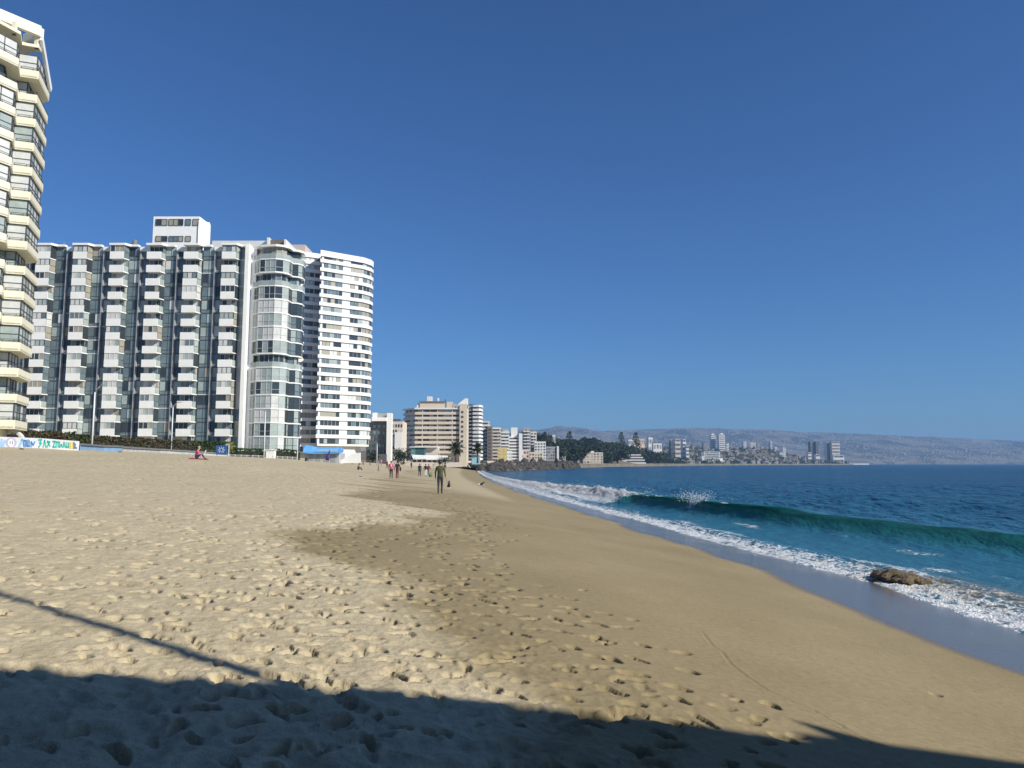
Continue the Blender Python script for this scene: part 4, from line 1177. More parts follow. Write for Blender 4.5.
# far hills of the city across the bay: long ridge cut by ravines
_hp = np.array([-900, -300, 200, 420, 500, 545, 560, 575, 592, 612, 640, 672, 700, 740, 772, 800, 832, 862, 900, 960, 1024, 1150, 1400, 2200])
_hy = np.array([445, 440, 436, 434, 433, 431.5, 429, 430, 432, 431, 430, 429, 428.5, 429.5, 430, 432.5, 433, 434.5, 436, 438.5, 441.5, 446, 452, 462])
HY = 7600.0
def ridge_z(x):
    px = 512 + FPX*x/HY
    return EYE + (463.9 - np.interp(px, _hp, _hy))/FPX*HY
def hill_h(x, Y):
    sy = np.interp(x, [-9000, 200, 1100, 2200, 3600, 9000, 20000], [3400, 3600, 4300, 5000, 5500, 5900, 6000])
    f = np.clip((Y-sy)/(HY-sy), 0, 1.4)
    z = ridge_z(x*np.clip(HY/np.maximum(Y, 3000), 0.8, 1.6))
    rav = pn(x/520, Y/2400, 95) + 0.5*pn(x/210, Y/900, 96)
    h = z*np.minimum(f, 1)**0.72*(1 + 0.32*rav*np.sin(np.pi*np.clip(f, 0, 1))**1.0) + 5*pn(x/90, Y/120, 97)*np.clip(f*4, 0, 1)*(f < .93)
    h = np.where(f > 1, h*(1-(f-1)*1.2), h)
    return np.where(f <= 0, -4, h+1.5)
xx = np.concatenate([np.linspace(-9000, 0, 90, endpoint=False), np.linspace(0, 6500, 330, endpoint=False), np.linspace(6500, 20000, 60)])
yv = np.concatenate([np.linspace(3300, 7600, 110), np.linspace(7700, 10500, 14)])
Yh, Xh = np.meshgrid(yv, xx, indexing='ij')
m, b = newmat('hill_slopes')
pos = b.n('NewGeometry').outputs['Position']
n1 = b.noise(pos, 0.004, 5, .6); n2 = b.noise(pos, 0.02, 4, .6)
c = b.mix(b.maprange(b.math('ADD', b.math('MULTIPLY', n1, .6), b.math('MULTIPLY', n2, .4)), .45, .55), (0.022, 0.030, 0.018), (0.17, 0.145, 0.11))
b.out(b.principled(c, .95))
tag(grid_mesh('hills', Xh, Yh, hill_h(Xh, Yh), m), kind='structure')

# houses packed over the far hillsides: too many and too small to count
HM = [mat('far_house_white', (.34, .33, .32), .8, .15, .1), mat('far_house_grey', (.24, .24, .24), .8, .15, .1), mat('far_house_ochre', (.34, .28, .23), .8, .15, .1), mat('far_house_brick', (.24, .17, .145), .8, .15, .1), mat('far_roof', (.22, .16, .14), .8, .2, .1)]
r = np.random.default_rng(8)
mb = MB(); n = 0
while n < 5600:
    Y = r.uniform(3500, 7550); px = r.uniform(400, 1060); x = (px-512)/FPX*Y
    h = float(hill_h(np.array([x]), np.array([Y]))[0])
    if h < 1 or r.random() > 0.35+0.65*(float(pn(np.array([x/260]), np.array([Y/420]), 98)[0]) > -0.1): n += .3; continue
    w = r.uniform(5, 12); d = r.uniform(6, 12); t = r.uniform(4, 8)*(1 if r.random() > .03 else r.uniform(2, 4))
    mb.box(x-w/2, x+w/2, Y, Y+d, h-3, h+t, int(r.choice(4, p=[.34, .30, .21, .15]))); n += 1
tag(mb.build('hillside_houses', HM), kind='stuff')
mb = MB()
for k in range(520):
    Y = r.uniform(1350, 2750); d = r.uniform(10, 420); x = float(coast_x(Y))-d
    h = lh(x, Y); w = r.uniform(5, 12); t = r.uniform(4, 8)
    mb.box(x-w/2, x+w/2, Y, Y+8, h-3, h+t, int(r.choice(4, p=[.45, .25, .2, .1])))
for k in range(170):
    Y = r.uniform(700, 1350); d = r.uniform(85, 240); x = float(coast_x(Y))-d
    h = lh(x, Y); w = r.uniform(5, 11); t = r.uniform(4, 8)
    mb.box(x-w/2, x+w/2, Y, Y+8, h-3, h+t, int(r.choice(4, p=[.5, .2, .2, .1])))
tag(mb.build('cape_houses', HM), kind='stuff')
# scrub and woods on the cape behind the headland
mb = MB(); r2 = random.Random(6)
for k in range(3200):
    Y = r2.uniform(1150, 2800); x = float(coast_x(Y))-r2.uniform(12, 400); h = lh(x, Y)
    s = r2.uniform(3, 8)
    for q in range(7): leaf(mb, (x+r2.gauss(0, s*.5), Y+r2.gauss(0, s*.5), h+abs(r2.gauss(s*.4, s*.35))), s*.45, r2, 0)
tag(mb.build('cape_woods', L_dark), kind='stuff')

# ------------------------------------------------------------------ boulders of the breakwater at the end of the beach
pm = []
for k in range(5):
    mb = MB(); mb.blob((0, 0, 0), (1.0, .85, .72), 40+k*3, .34, 3, 0, False, 1.5)
    o = mb.build('boulder', M_rock); pm.append(o.data); bpy.data.objects.remove(o)
r = random.Random(12)
line = [(-17, 341), (-11, 349), (-3, 369), (5.5, 400), (16.5, 440), (31, 486), (44, 545)]
seg = []
for a, c in zip(line[:-1], line[1:]): seg.append((a, c, math.hypot(c[0]-a[0], c[1]-a[1])))
tot = sum(s[2] for s in seg)
for k in range(230):
    f = (r.random()**1.15)*tot
    for a, c, L in seg:
        if f <= L: break
        f -= L
    t = f/L; x = a[0]+(c[0]-a[0])*t; y = a[1]+(c[1]-a[1])*t
    lay = r.choice([0, 0, 1, 1, 2]); s = r.uniform(1.3, 2.7)*(1.0+0.25*(y > 420))
    o = bpy.data.objects.new('boulder', pm[k % 5]); C.objects.link(o)
    o.location = (x+2.8-lay*1.6+r.uniform(-.7, .7), y-2.2+lay*1.3+r.uniform(-1, 1), 0.4+lay*1.35+r.uniform(-.2, .4))
    o.rotation_euler = (r.uniform(0, 6), r.uniform(0, 6), r.uniform(0, 6)); o.scale = (s, s*r.uniform(.8, 1.1), s*r.uniform(.7, 1))
    tag(o, 'dark grey boulder in the breakwater heap at the far end of the beach', 'boulder', 'boulders of the breakwater', 'thing')
# pale promenade wall above them
pw = thing('promenade_wall', 'long low pale promenade wall above the breakwater boulders', 'wall', (-20, 345, 3))
mb = MB()
pl_ = [(-60, 335), (-20, 343), (-13, 351), (-5.5, 371), (2.5, 402), (13.5, 442), (28, 489), (41, 549), (52, 640)]
for a, c in zip(pl_[:-1], pl_[1:]): mb.wall(a, c, 1.5, 4.6, .5)
mb.build('wall', mat('pale_promenade', (.46, .42, .36), .85, .12, .2), pw)

# ------------------------------------------------------------------ town blocks
def block(name, label, px0, px1, pyt, Y, depth, floors, wall, glass, style='grid', cols=4, base=None, cat='apartment building', pyb=None, par=.45, side=None):
    """one building: wall box, and on every floor either windows cut in a row, or balcony slabs over a glass band"""
    xa = at(px0, 450, Y).x; xb = at(px1, 450, Y).x; zt = at((px0+px1)/2, pyt, Y).z
    zb = base if base is not None else (at(px0, pyb, Y).z if pyb else min(lh(xa, Y), lh(xb, Y))-1)
    o = thing(name, label, cat, ((xa+xb)/2, Y, zb))
    dz = (zt-zb-.8)/floors; w = xb-xa
    mb = MB(); mb.box(xa, xb, Y, Y+depth, zb-2, zt); mb.build('wall', wall, o)
    if style == 'band':
        for f in range(floors):
            z0 = zt-.8-dz*(f+1)
            mb = MB(); mb.box(xa+w*.04, xb-w*.04, Y-.12, Y-.01, z0+dz*par, z0+dz*.96); mb.box(xb+.01, xb+.12, Y+depth*.08, Y+depth*.8, z0+dz*par, z0+dz*.96); mb.build('window_band', glass, o)
            mb = MB(); mb.box(xa-.3, xb+.5, Y-1.1, Y-.02, z0-.1, z0+dz*par); mb.build('balcony', wall if side is None else side, o)
    else:
        for f in range(floors):
            z0 = zt-.8-dz*(f+1)
            for c_ in range(cols):
                a = xa+w*(c_+.22)/cols; c2 = xa+w*(c_+.80)/cols
                mb = MB(); mb.box(a, c2, Y-.1, Y-.005, z0+dz*.3, z0+dz*.85); mb.build('window', glass, o)
            if style == 'balc':
                mb = MB(); mb.box(xa+w*.1, xa+w*.9, Y-1.3, Y-.11, z0-.05, z0+dz*.28); mb.build('balcony', wall if side is None else side, o)
    return o, xa, xb, zb, zt
G1 = glassmat('town_glass', (0.07, 0.075, 0.08), (0.55, 0.54, 0.50), .5, (1.4, 1.4, 2.9))
G2 = glassmat('town_teal_glass', (0.03, 0.075, 0.085), (0.14, 0.24, 0.26), .35, (1.9, 1.9, 3.4))
G3 = glassmat('town_grey_glass', (0.10, 0.11, 0.12), (0.40, 0.40, 0.38), .3, (1.6, 1.6, 2.9))
T_white = mat('town_white', (.74, .73, .70), .7, .06, .15)
T_cream = mat('town_cream', (.62, .54, .42), .75, .08, .15)
T_beige = mat('town_beige', (.62, .55, .47), .75, .1, .15)
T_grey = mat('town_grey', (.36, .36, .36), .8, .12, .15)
T_brown = mat('town_brown', (.20, .155, .13), .8, .15, .15)
T_yell = mat('town_yellow', (.60, .50, .24), .75, .08, .15)
T_pink = mat('town_pink', (.56, .42, .38), .75, .08, .15)
T_dark = mat('town_dark', (.09, .09, .10), .7, .2, .3)
T_lblue = mat('town_light_blue', (.30, .52, .62), .7, .1, .3)

# teal glass block in a white frame
o, xa, xb, zb, zt = block('office_block', 'dark teal glass block in a white frame, just right of the white towers', 366, 386.6, 421.5, 272, 4, 6, T_dark, G2, 'grid', 4, base=4.0, cat='office building')
w0 = at(386.6, 430, 270).x; w1 = at(391.4, 430, 270).x; z1 = at(389, 413, 270).z
mb = MB(); mb.box(w0, w1, 270, 273, 2.5, z1); mb.build('white_pier', T_white, o)
mb = MB(); mb.box(at(372, 420, 270).x, w0, 269.5, 276, zt+.05, at(380, 417.5, 270).z); mb.build('roof_frame', T_white, o)
mb = MB(); mb.box(at(372, 420, 272).x, at(376.5, 420, 272).x, 272.5, 276, zt+1, at(374, 412.6, 272).z); mb.build('roof_frame', T_white, o)
mb = MB(); mb.box(at(376.5, 420, 273).x, w0, 273, 276, zt+1.2, at(380, 413.4, 273).z); mb.build('roof_house', T_grey, o)
mb = MB(); mb.box(at(375, 420, 269).x, at(387, 420, 269).x, 268.6, 271, 3.4, at(380, 454, 269).z); mb.build('base_shop', T_dark, o)
# small block between
o, xa, xb, zb, zt = block('flats', 'small dull block with a blank white panel, right of the teal glass block', 391.8, 402.5, 421.5, 318, 12, 7, T_beige, G1, 'grid', 4, base=4)
mb = MB(); mb.box(at(394.8, 440, 317).x, at(402, 440, 317).x, 316.6, 317.8, at(398, 449.5, 317).z, at(398, 432.3, 317).z); mb.build('blank_panel', T_white, o)
mb = MB(); mb.box(at(393, 418, 320).x, at(400, 418, 320).x, 320, 326, zt, at(396, 419, 320).z); mb.build('roof_house', T_dark, o)
# beige block with nine balcony floors, bent plan
YB = 338
bb = thing('beige_block', 'broad beige block with nine floors of balconies and a cluttered roof', 'apartment building', (at(435, 450, YB).x, YB, 4))
L0 = at(402.8, 450, YB+9).x; L1 = at(414.5, 450, YB).x; L2 = at(459.5, 450, YB).x; L3 = at(466.6, 450, YB-1).x
ztb = at(435, 409.3, YB).z; zbb = 4.0; nf = 9; dz = (ztb-zbb-4)/nf
mb = MB(); mb.prism([(L0+1, YB+9.5), (L1+.2, YB+1.3), (L2, YB+1.3), (L2, YB+16), (L0+1, YB+20)], zbb-2, ztb); mb.build('wall', T_beige, bb)
for f in range(nf+1):
    z = ztb-dz*f
    if f: 
        mb = MB(); mb.prism([(L0, YB+9), (L1, YB), (L2, YB), (L2, YB+1.28), (L1+.2, YB+1.28), (L0+.6, YB+9.4)], z-.2, z+1.0); mb.build('balcony', T_beige if f % 3 else T_cream, bb)
    else:
        mb = MB(); mb.prism([(L0-.3, YB+9), (L1-.2, YB-.4), (L2, YB-.4), (L2, YB+1.5), (L1+.2, YB+1.5), (L0+.6, YB+10)], z, z+.7); mb.build('roof_edge', T_white, bb)
    if f < nf:
        for c_ in range(6):
            a = L1+(L2-L1)*(c_+.06)/6; c2 = L1+(L2-L1)*(c_+.9)/6
            mb = MB(); mb.box(a, c2, YB+1.15, YB+1.285, z-dz+1.0, z-.25); mb.build('window', G1, bb)
            if c_ % 2: 
                mb = MB(); xq = L1+(L2-L1)*c_/6; mb.box(xq-.18, xq+.18, YB+.1, YB+1.25, z-dz+1, z-.2); mb.build('balcony_divider', T_beige, bb)
        mb = MB(); mb.wall((L0+.9, YB+9.1), (L1+.05, YB+1.1), z-dz+1.0, z-.25, -.1); mb.build('window', G1, bb)
zr = at(463, 399.5, YB).z
mb = MB(); mb.prism([(L2+.01, YB-1), (L3, YB-1), (L3, YB+13), (L2+.01, YB+13)], zbb-2, ztb+2.4); mb.build('end_wall', T_cream, bb)
for f in range(9):
    z = ztb-dz*(f+.6); mb = MB(); mb.box(L2+.7, L2+1.7, YB-1.1, YB-1.005, z-.5, z+.5); mb.build('end_window', T_dark, bb)
mb = MB(); mb.poly([(at(455, 450, YB).x, YB+3, ztb+.7), (L3, YB+3, ztb+.7), (L3, YB+3, zr+.8), (L3-1.0, YB+3, zr+.8), (at(458, 450, YB).x, YB+3, zr-1.5)]); mb.box(L3-1, L3, YB+3.01, YB+8, ztb+.7, zr+.8); mb.build('roof_house', T_white, bb)
mb = MB(); mb.box(at(420, 405, YB+5).x, at(445, 405, YB+5).x, YB+5, YB+11, ztb, at(433, 402.3, YB+5).z); mb.build('roof_house', T_cream, bb)
mb = MB(); mb.box(at(419.4, 405, YB+5).x, at(445.5, 405, YB+5).x, YB+4.5, YB+11, at(433, 402.2, YB+5).z, at(433, 401.2, YB+5).z); mb.build('roof_edge', T_brown, bb)
mb = MB(); mb.box(at(427, 400, YB+7).x, at(431.8, 400, YB+7).x, YB+7, YB+10, at(433, 401.5, YB+5).z, at(429, 396.4, YB+7).z); mb.build('roof_house', T_white, bb)
for a, c2, t_, mm in ((417, 419, 403, T_white), (447, 452.5, 402, T_cream), (453, 456, 404, T_pink), (437.6, 438.6, 398, T_white), (444.6, 445.6, 399.5, T_dark)):
    mb = MB(); mb.box(at(a, 405, YB+6).x, at(c2, 405, YB+6).x, YB+5.5, YB+8, ztb, at(a, t_, YB+6).z); mb.build('chimney', mm, bb)
# tall white tower with rounded balconies
o, xa, xb, zb, zt = block('slim_tower', 'slim white tower with rounded balconies, shaded on its left, right of the beige block', 463.5, 473, 405.6, 368, 14, 15, T_grey, G1, 'balc', 2, base=4, side=T_grey)  # grey walls and balconies stand for the shade on the tower's left
xa2, xb2 = at(472.5, 450, 366).x, at(482, 450, 366).x; dzz = (zt-4)/15
for f in range(15):
    z = zt-dzz*f+.2
    pts = [(xa2, 366.2), (xb2-1.6, 366), (xb2-.5, 366.8), (xb2, 368.2), (xb2, 378), (xa2, 378)]
    mb = MB(); mb.prism(pts, z-dzz*.55, z); mb.build('balcony', T_white, o)
    mb = MB(); mb.prism(offset_poly([Vector(p_) for p_ in pts], .5), z-dzz*1.0, z-dzz*.55-.005); mb.build('window', G3, o)
mb = MB(); mb.box(at(469, 400, 372).x, at(475, 400, 372).x, 372, 376, zt, at(470, 404.2, 372).z); mb.build('roof_house', T_dark, o)
# row of blocks running away along the coast road
block('flats', 'cream-topped block with grey balconies left of the brown gable wall', 481, 489, 421, 395, 12, 11, T_beige, G1, 'band', 3, base=4, side=T_white)
o = block('flats', 'narrow brown windowless gable wall right of the cream-topped block', 487.3, 492, 426.5, 390, 12, 10, T_brown, T_dark, 'grid', 1, base=4)[0]
block('flats', 'light block with stacked balconies right behind the brown gable wall', 491.5, 500.5, 427.5, 425, 12, 10, T_white, G1, 'band', 3, base=4, side=T_beige)
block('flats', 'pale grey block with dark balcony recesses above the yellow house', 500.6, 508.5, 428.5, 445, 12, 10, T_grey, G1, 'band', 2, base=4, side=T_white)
block('town_house', 'plain mustard yellow block at the waterfront', 497.5, 507, 447.3, 405, 10, 4, T_yell, T_yell, 'grid', 2, base=4, cat='house')
block('town_house', 'small pale striped house right of the mustard yellow block', 507, 512.3, 451, 408, 9, 3, T_white, T_lblue, 'grid', 3, base=4, cat='house')
o, xa, xb, zb, zt = block('flats', 'white block with wide dark balcony bands and a white box on its roof', 508.6, 519, 436.5, 450, 12, 8, T_white, T_dark, 'band', 3, base=4, par=.5)
mb = MB(); mb.box(at(511, 430, 452).x, at(517.5, 430, 452).x, 452, 459, zt, at(514, 427.5, 452).z); mb.build('roof_house', T_white, o)
mb = MB(); mb.box(at(518.9, 430, 449).x, at(522.4, 430, 449).x, 448, 461, 2, at(520, 433.5, 449).z); mb.build('end_wall', T_white, o)
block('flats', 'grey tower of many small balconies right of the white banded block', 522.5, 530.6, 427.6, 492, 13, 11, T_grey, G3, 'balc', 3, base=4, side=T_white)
block('flats', 'narrow pale tower with a stepped top behind the white corner block', 530.4, 536.6, 431.5, 530, 12, 10, T_beige, G3, 'balc', 2, base=4, side=T_white)
block('flats', 'bright white corner block with rounded edge at the end of the row', 534.5, 545.8, 441.5, 515, 12, 7, T_white, G3, 'grid', 4, base=4)
block('town_house', 'long pinkish low block at the waterfront with square windows', 512.5, 529, 449.5, 455, 10, 3, T_pink, G1, 'grid', 6, base=4, cat='house')
block('town_house', 'low cream and red house at the right end of the waterfront row', 529.2, 542.5, 452, 468, 10, 3, T_cream, G1, 'grid', 5, base=4, cat='house')
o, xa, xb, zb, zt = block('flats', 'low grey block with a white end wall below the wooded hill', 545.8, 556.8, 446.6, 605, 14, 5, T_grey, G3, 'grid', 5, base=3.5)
mb = MB(); mb.box(xb+.01, xb+1.6, 604, 619, 2, zt+.3); mb.build('end_wall', T_white, o)
block('town_house', 'small white waterfront house with low roof, right of the low grey block', 556.5, 565.5, 456.3, 655, 9, 2, T_white, G1, 'grid', 4, base=3.5, cat='house')
block('town_house', 'dark weathered house above the small white waterfront house', 558, 567, 448.5, 690, 9, 3, T_grey, G1, 'grid', 3, cat='house')
o = block('hotel', 'pale six-column hotel standing at the water below the trees', 583, 603, 452.3, 790, 16, 4, T_cream, G1, 'grid', 6, base=3.5, cat='hotel')[0]
mb = MB(); mb.box(at(577.5, 450, 792).x, at(583, 450, 792).x, 792, 806, 2, at(580, 452, 792).z); mb.build('side_wing', T_grey, o)
mb = MB(); mb.box(at(589, 450, 792).x, at(594, 450, 792).x, 794, 800, at(580, 453, 792).z, at(580, 451, 792).z); mb.build('roof_house', T_white, o)
# stepped restaurant over the water
YS = 1000; o = thing('stepped_restaurant', 'white stepped building like a ship, with dark window bands, over the water', 'restaurant', (at(634, 460, YS).x, YS, 1))
for i, (a, c2, t_, b_) in enumerate(((620.5, 646, 462.4, 466), (623.5, 645, 459.6, 462.3), (626, 643.5, 457, 459.5), (628, 641.5, 454.4, 456.9))):
    xa, xb = at(a, t_, YS).x, at(c2, t_, YS).x; z0, z1 = at(a, b_, YS).z, at(a, t_, YS).z; h = z1-z0
    mb = MB(); mb.box(xa+.6, xb-.6, YS+i*1.5+.5, YS+18, z0-(2 if i == 0 else 0), z0+h*.62); mb.build('window_band', T_dark, o)
    mb = MB(); mb.box(xa, xb, YS+i*1.5, YS+18.5, z0+h*.62+.01, z1); mb.build('deck', T_white, o)
mb = MB(); mb.box(at(621, 460, YS).x, at(626, 460, YS).x, YS-1, YS+8, 2, at(622, 458.6, YS).z); mb.build('side_wing', T_white, o)
# houses along the crest of the wooded hill
for a, c2, t_, Y, w_, lab in ((628.5, 633.6, 439.5, 1180, T_white, 'white house on the crest, left of the pink one'), (634, 640.6, 438.6, 1190, T_pink, 'tall pink house on the crest of the wooded hill'),
                              (640.8, 645, 439, 1200, T_cream, 'cream house on the crest, right of the pink one'), (648.5, 653, 437.6, 1260, T_white, 'tallest white house on the crest, right of the cream one'),
                              (653.4, 662, 443.4, 1240, T_white, 'long low white house at the right end of the crest'), (552.5, 555.5, 435, 820, T_white, 'white house showing above the trees at the left end of the wooded hill')):
    block('town_house', lab, a, c2, t_, Y, 12, 3, w_, G1, 'grid', 3, cat='house')
far = [(670.8, 675, 440.5, 1720, 'dark grey slab at the left of the far towers', T_dark, 'tower block'), (675.2, 680.3, 439, 1740, 'beige-grey slab touching the dark grey slab', T_beige, 'tower block'),
       (683, 686, 439.5, 1820, 'thin pale tower right of the beige-grey slab', T_white, 'tower block'), (686.2, 688.6, 446, 1800, 'stubby white tower beside the thin pale one', T_white, 'tower block'),
       (703.6, 709, 443, 2250, 'shorter grey tower left of the twin white towers', T_grey, 'tower block'), (711.3, 715.6, 434.6, 2350, 'left one of the twin white towers with rounded tops', T_white, 'tower block'),
       (719.2, 725, 434.2, 2320, 'right and wider one of the twin white towers with rounded tops', T_white, 'tower block'), (726.6, 729, 443, 2350, 'small white block right of the twin towers', T_white, 'tower block'),
       (743.6, 746.4, 441.3, 2450, 'lone pale slab halfway between the twin towers and the pair of slabs', T_white, 'tower block'), (750.7, 753, 442.4, 2450, 'left slab of the pale pair', T_white, 'tower block'),
       (753.6, 756, 442.6, 2450, 'right slab of the pale pair', T_white, 'tower block'), (757, 759.8, 443, 2480, 'grey slab right of the pale pair', T_grey, 'tower block'),
       (770.6, 772, 441, 2550, 'thinnest white tower, like a chimney', T_white, 'tower block'), (774.6, 777, 447, 2500, 'small white block right of the thinnest tower', T_white, 'tower block'),
       (782.8, 785.6, 447.4, 2450, 'white block on the slope, above a bright low roof', T_white, 'tower block'), (779.6, 784.6, 452, 2400, 'bright white low roof on the slope', T_white, 'house'),
       (810.4, 812.6, 441.8, 2520, 'left of the three dark towers', T_dark, 'tower block'), (813.2, 815.6, 441.3, 2540, 'middle of the three dark towers', T_grey, 'tower block'),
       (816, 818.4, 441.5, 2520, 'right of the three dark towers', T_dark, 'tower block'), (826.6, 828.6, 442.6, 2600, 'pale slab in front of the dark slabs by the point', T_white, 'tower block'),
       (829, 831.6, 442.8, 2560, 'dark slab touching the beige tower at the point', T_dark, 'tower block'), (832, 839.6, 441.6, 2540, 'broad beige tower at the end of the point', T_beige, 'tower block'),
       (833, 843.6, 455.2, 2500, 'white lower block at the foot of the broad beige tower', T_white, 'tower block'), (808, 811, 452.4, 2450, 'small white house below the three dark towers', T_white, 'house'),
       (815.8, 819.4, 454.2, 2460, 'bright white house between the dark towers and the point', T_white, 'house')]
for a, c2, t_, Y, lab, w_, cat in far:
    nm = 'tower_block' if cat != 'house' else 'town_house'
    nfl = max(2, int((462-t_)*Y/FPX/9))
    o, xa, xb, zb, zt = block(nm, lab, a, c2, t_, Y, 18, nfl, w_, G3, 'band', 1, cat=cat, par=.5)
    if 'twin' in lab and 'rounded' in lab:
        mb = MB(); mb.tube([((xa+xb)/2, Y+9, zt-.1), ((xa+xb)/2, Y+9, zt+3)], [(xb-xa)*.42, (xb-xa)*.3], 14); mb.build('rounded_top', w_, o)
# big waterside hotel with stepped terraces
YQ = 1800; o, xa, xb, zb, zt = block('hotel', 'large grey-green glass hotel at the water below the twin towers', 704, 719.6, 451.6, YQ, 30, 7, T_white, glassmat('hotel_glass', (.14, .17, .17), (.35, .4, .38), .25, (4, 4, 4)), 'band', 1, base=2, cat='hotel', par=.3)
for i, (a, c2, t_) in enumerate(((719.7, 723, 458), (719.7, 726, 460.4), (719.7, 730, 463))):
    mb = MB(); mb.box(at(a, 460, YQ).x+.02*i, at(c2, 460, YQ).x, YQ-3*i, YQ+25-2*i, 1-.05*i, at(a, t_, YQ).z); mb.build('terrace', T_white, o)
mb = MB(); mb.box(at(702, 460, YQ).x, at(703.9, 460, YQ).x, YQ-1, YQ+20, 1, at(702, 456, YQ).z); mb.build('side_wing', T_white, o)
p = at(845, 463.4, 2950); q = at(869, 464.0, 2950)
o = thing('harbour_shed', 'long low white shed on the water beyond the point', 'shed', (p.x, 2950, 1)); mb = MB(); mb.box(p.x, q.x, 2950, 2970, -1, q.z+4.5); mb.build('wall', T_white, o)
mb = MB(); mb.prism([(p.x-2, 2948), (q.x+2, 2948), (q.x+2, 2972), (p.x-2, 2972)], q.z+4.6, q.z+6.4); mb.build('roof', T_grey, o)

# ------------------------------------------------------------------ restaurant pavilion on the promenade
YP = 296; a = at(408, 455, YP); c2 = at(449, 455, YP)
o = thing('beach_restaurant', 'low beach restaurant with teal glass upper floor and sloping white awnings', 'restaurant', (a.x, YP, 4))
g0 = at(411, 447.5, YP+2); g1 = at(425.5, 454, YP+2)
mb = MB(); mb.box(g0.x, g1.x, YP+2, YP+10, 4, g0.z-.02); mb.build('glass_room', glassmat('teal_room_glass', (.05, .13, .14), (.16, .34, .34), .6, (1.8, 1.8, 6)), o)
mb = MB(); mb.box(g0.x-.5, at(437, 450, YP).x, YP+1.4, YP+10.5, g0.z, g0.z+.35); mb.build('roof', T_white, o)
mb = MB(); mb.box(g1.x+.01, at(437, 450, YP).x, YP+3, YP+10, 4, g0.z-.02); mb.build('wall', T_beige, o)
for (p0, t0), (p1, b1) in (((411, 454.6), (426, 459.2)), ((424, 455.0), (449, 459.6))):
    A = at(p0, t0, YP+1.5); B_ = at(p1-1.5, t0+.6, YP+1.5); D = at(p1, b1-.3, YP-1.6); E = at(p0+2.5, b1, YP-1.6); u_ = Vector((0, 0, -.14))
    mb = MB(); mb.poly([E, D, B_, A]); mb.poly([A+u_, B_+u_, D+u_, E+u_]); mb.poly([E+u_, D+u_, D, E]); mb.poly([D+u_, B_+u_, B_, D]); mb.poly([A+u_, E+u_, E, A]); mb.build('awning', T_white, o)
mb = MB(); mb.box(at(413, 460, YP).x, c2.x, YP, YP+8, 2.6, at(430, 460, YP).z); mb.build('shade_wall', T_brown, o)
mb = MB(); mb.box(at(400, 462.5, YP-4).x, at(462, 462.5, YP-4).x, YP-4, YP-3.4, 2, at(430, 462.3, YP-4).z); mb.build('terrace_wall', T_beige, o)
for px in range(412, 452, 5):
    q = at(px, 460, YP-1.4); mb = MB(); mb.bar((q.x, YP-1.4, 3), (q.x, YP-1.4, at(px, 459.4, YP-1.4).z), .15); mb.build('post', T_white, o)
p = at(475.5, 456, 325); o = thing('beach_hut', 'small light blue hut at the end of the sand, by the palms', 'hut', (p.x, 325, 4))
mb = MB(); mb.box(p.x-1.6, p.x+1.8, 325, 328, 3, p.z+.2); mb.build('wall', T_lblue, o); mb = MB(); mb.prism([(p.x-2, 324.6), (p.x+2.2, 324.6), (p.x+2.2, 328.4), (p.x-2, 328.4)], p.z+.21, p.z+.6); mb.build('roof', T_white, o)

# ------------------------------------------------------------------ palms
def palm(px, pyt, pyb, Y, w, label, seed):
    r = random.Random(seed); t = at(px, pyt, Y); b_ = at(px, pyb, Y); b_.z = 3.5
    o = thing('palm_tree', label, 'palm tree', b_)
    hz = t.z - w*.45
    mb = MB(); mb.tube([b_, (b_.x+.1, Y, (b_.z+hz)/2), (b_.x, Y, hz)], [.42, .33, .36], 9); mb.build('trunk', M_bark, o)
    mb = MB()
    for k in range(64):
        az = r.uniform(0, 6.283); el = r.uniform(-.5, 1.35); L = w*r.uniform(.85, 1.15)
        p = Vector((b_.x, Y, hz)); d = Vector((math.cos(az)*math.cos(el), math.sin(az)*math.cos(el), math.sin(el)))
        st = 7
        for i in range(st):
            q = p + d*(L/st); d = (d + Vector((0, 0, -.16))).normalized()
            s = d.cross(Vector((0, 0, 1))).normalized()
            ww = .42*math.sin(math.pi*(i+.8)/(st+.6))
            for sg in (-1, 1):
                mb.poly([p, q, q+s*sg*ww+Vector((0, 0, -ww*.5)), p+s*sg*ww*.95+Vector((0, 0, -ww*.5))])
            p = q
    for k in range(90): leaf(mb, (b_.x+r.gauss(0, w*.16), Y+r.gauss(0, w*.16), hz-abs(r.gauss(0, w*.16))), .35, r)
    mb.build('crown', L_palm, o)
palm(456, 444, 462, 300, 3.9, 'full date palm in front of the right end of the beige block', 3)
palm(477.5, 445, 461, 322, 3.2, 'smaller palm in front of the slim white tower', 5)
r = random.Random(9)
p = at(456, 463, 292); o = thing('bush', 'round dark bush at the foot of the full date palm', 'bush', (p.x-4, 292, 3.6)); mb = MB()
for k in range(260): leaf(mb, (p.x-4+r.gauss(0, 1.4), 292+r.gauss(0, 1), 4.4+abs(r.gauss(0, .8))), .3, r)
mb.build('foliage', L_mid, o); mb = MB(); mb.tube([(p.x-4, 292, 3), (p.x-4, 292, 4.6)], [.2, .1], 6); mb.build('trunk', M_bark, o)
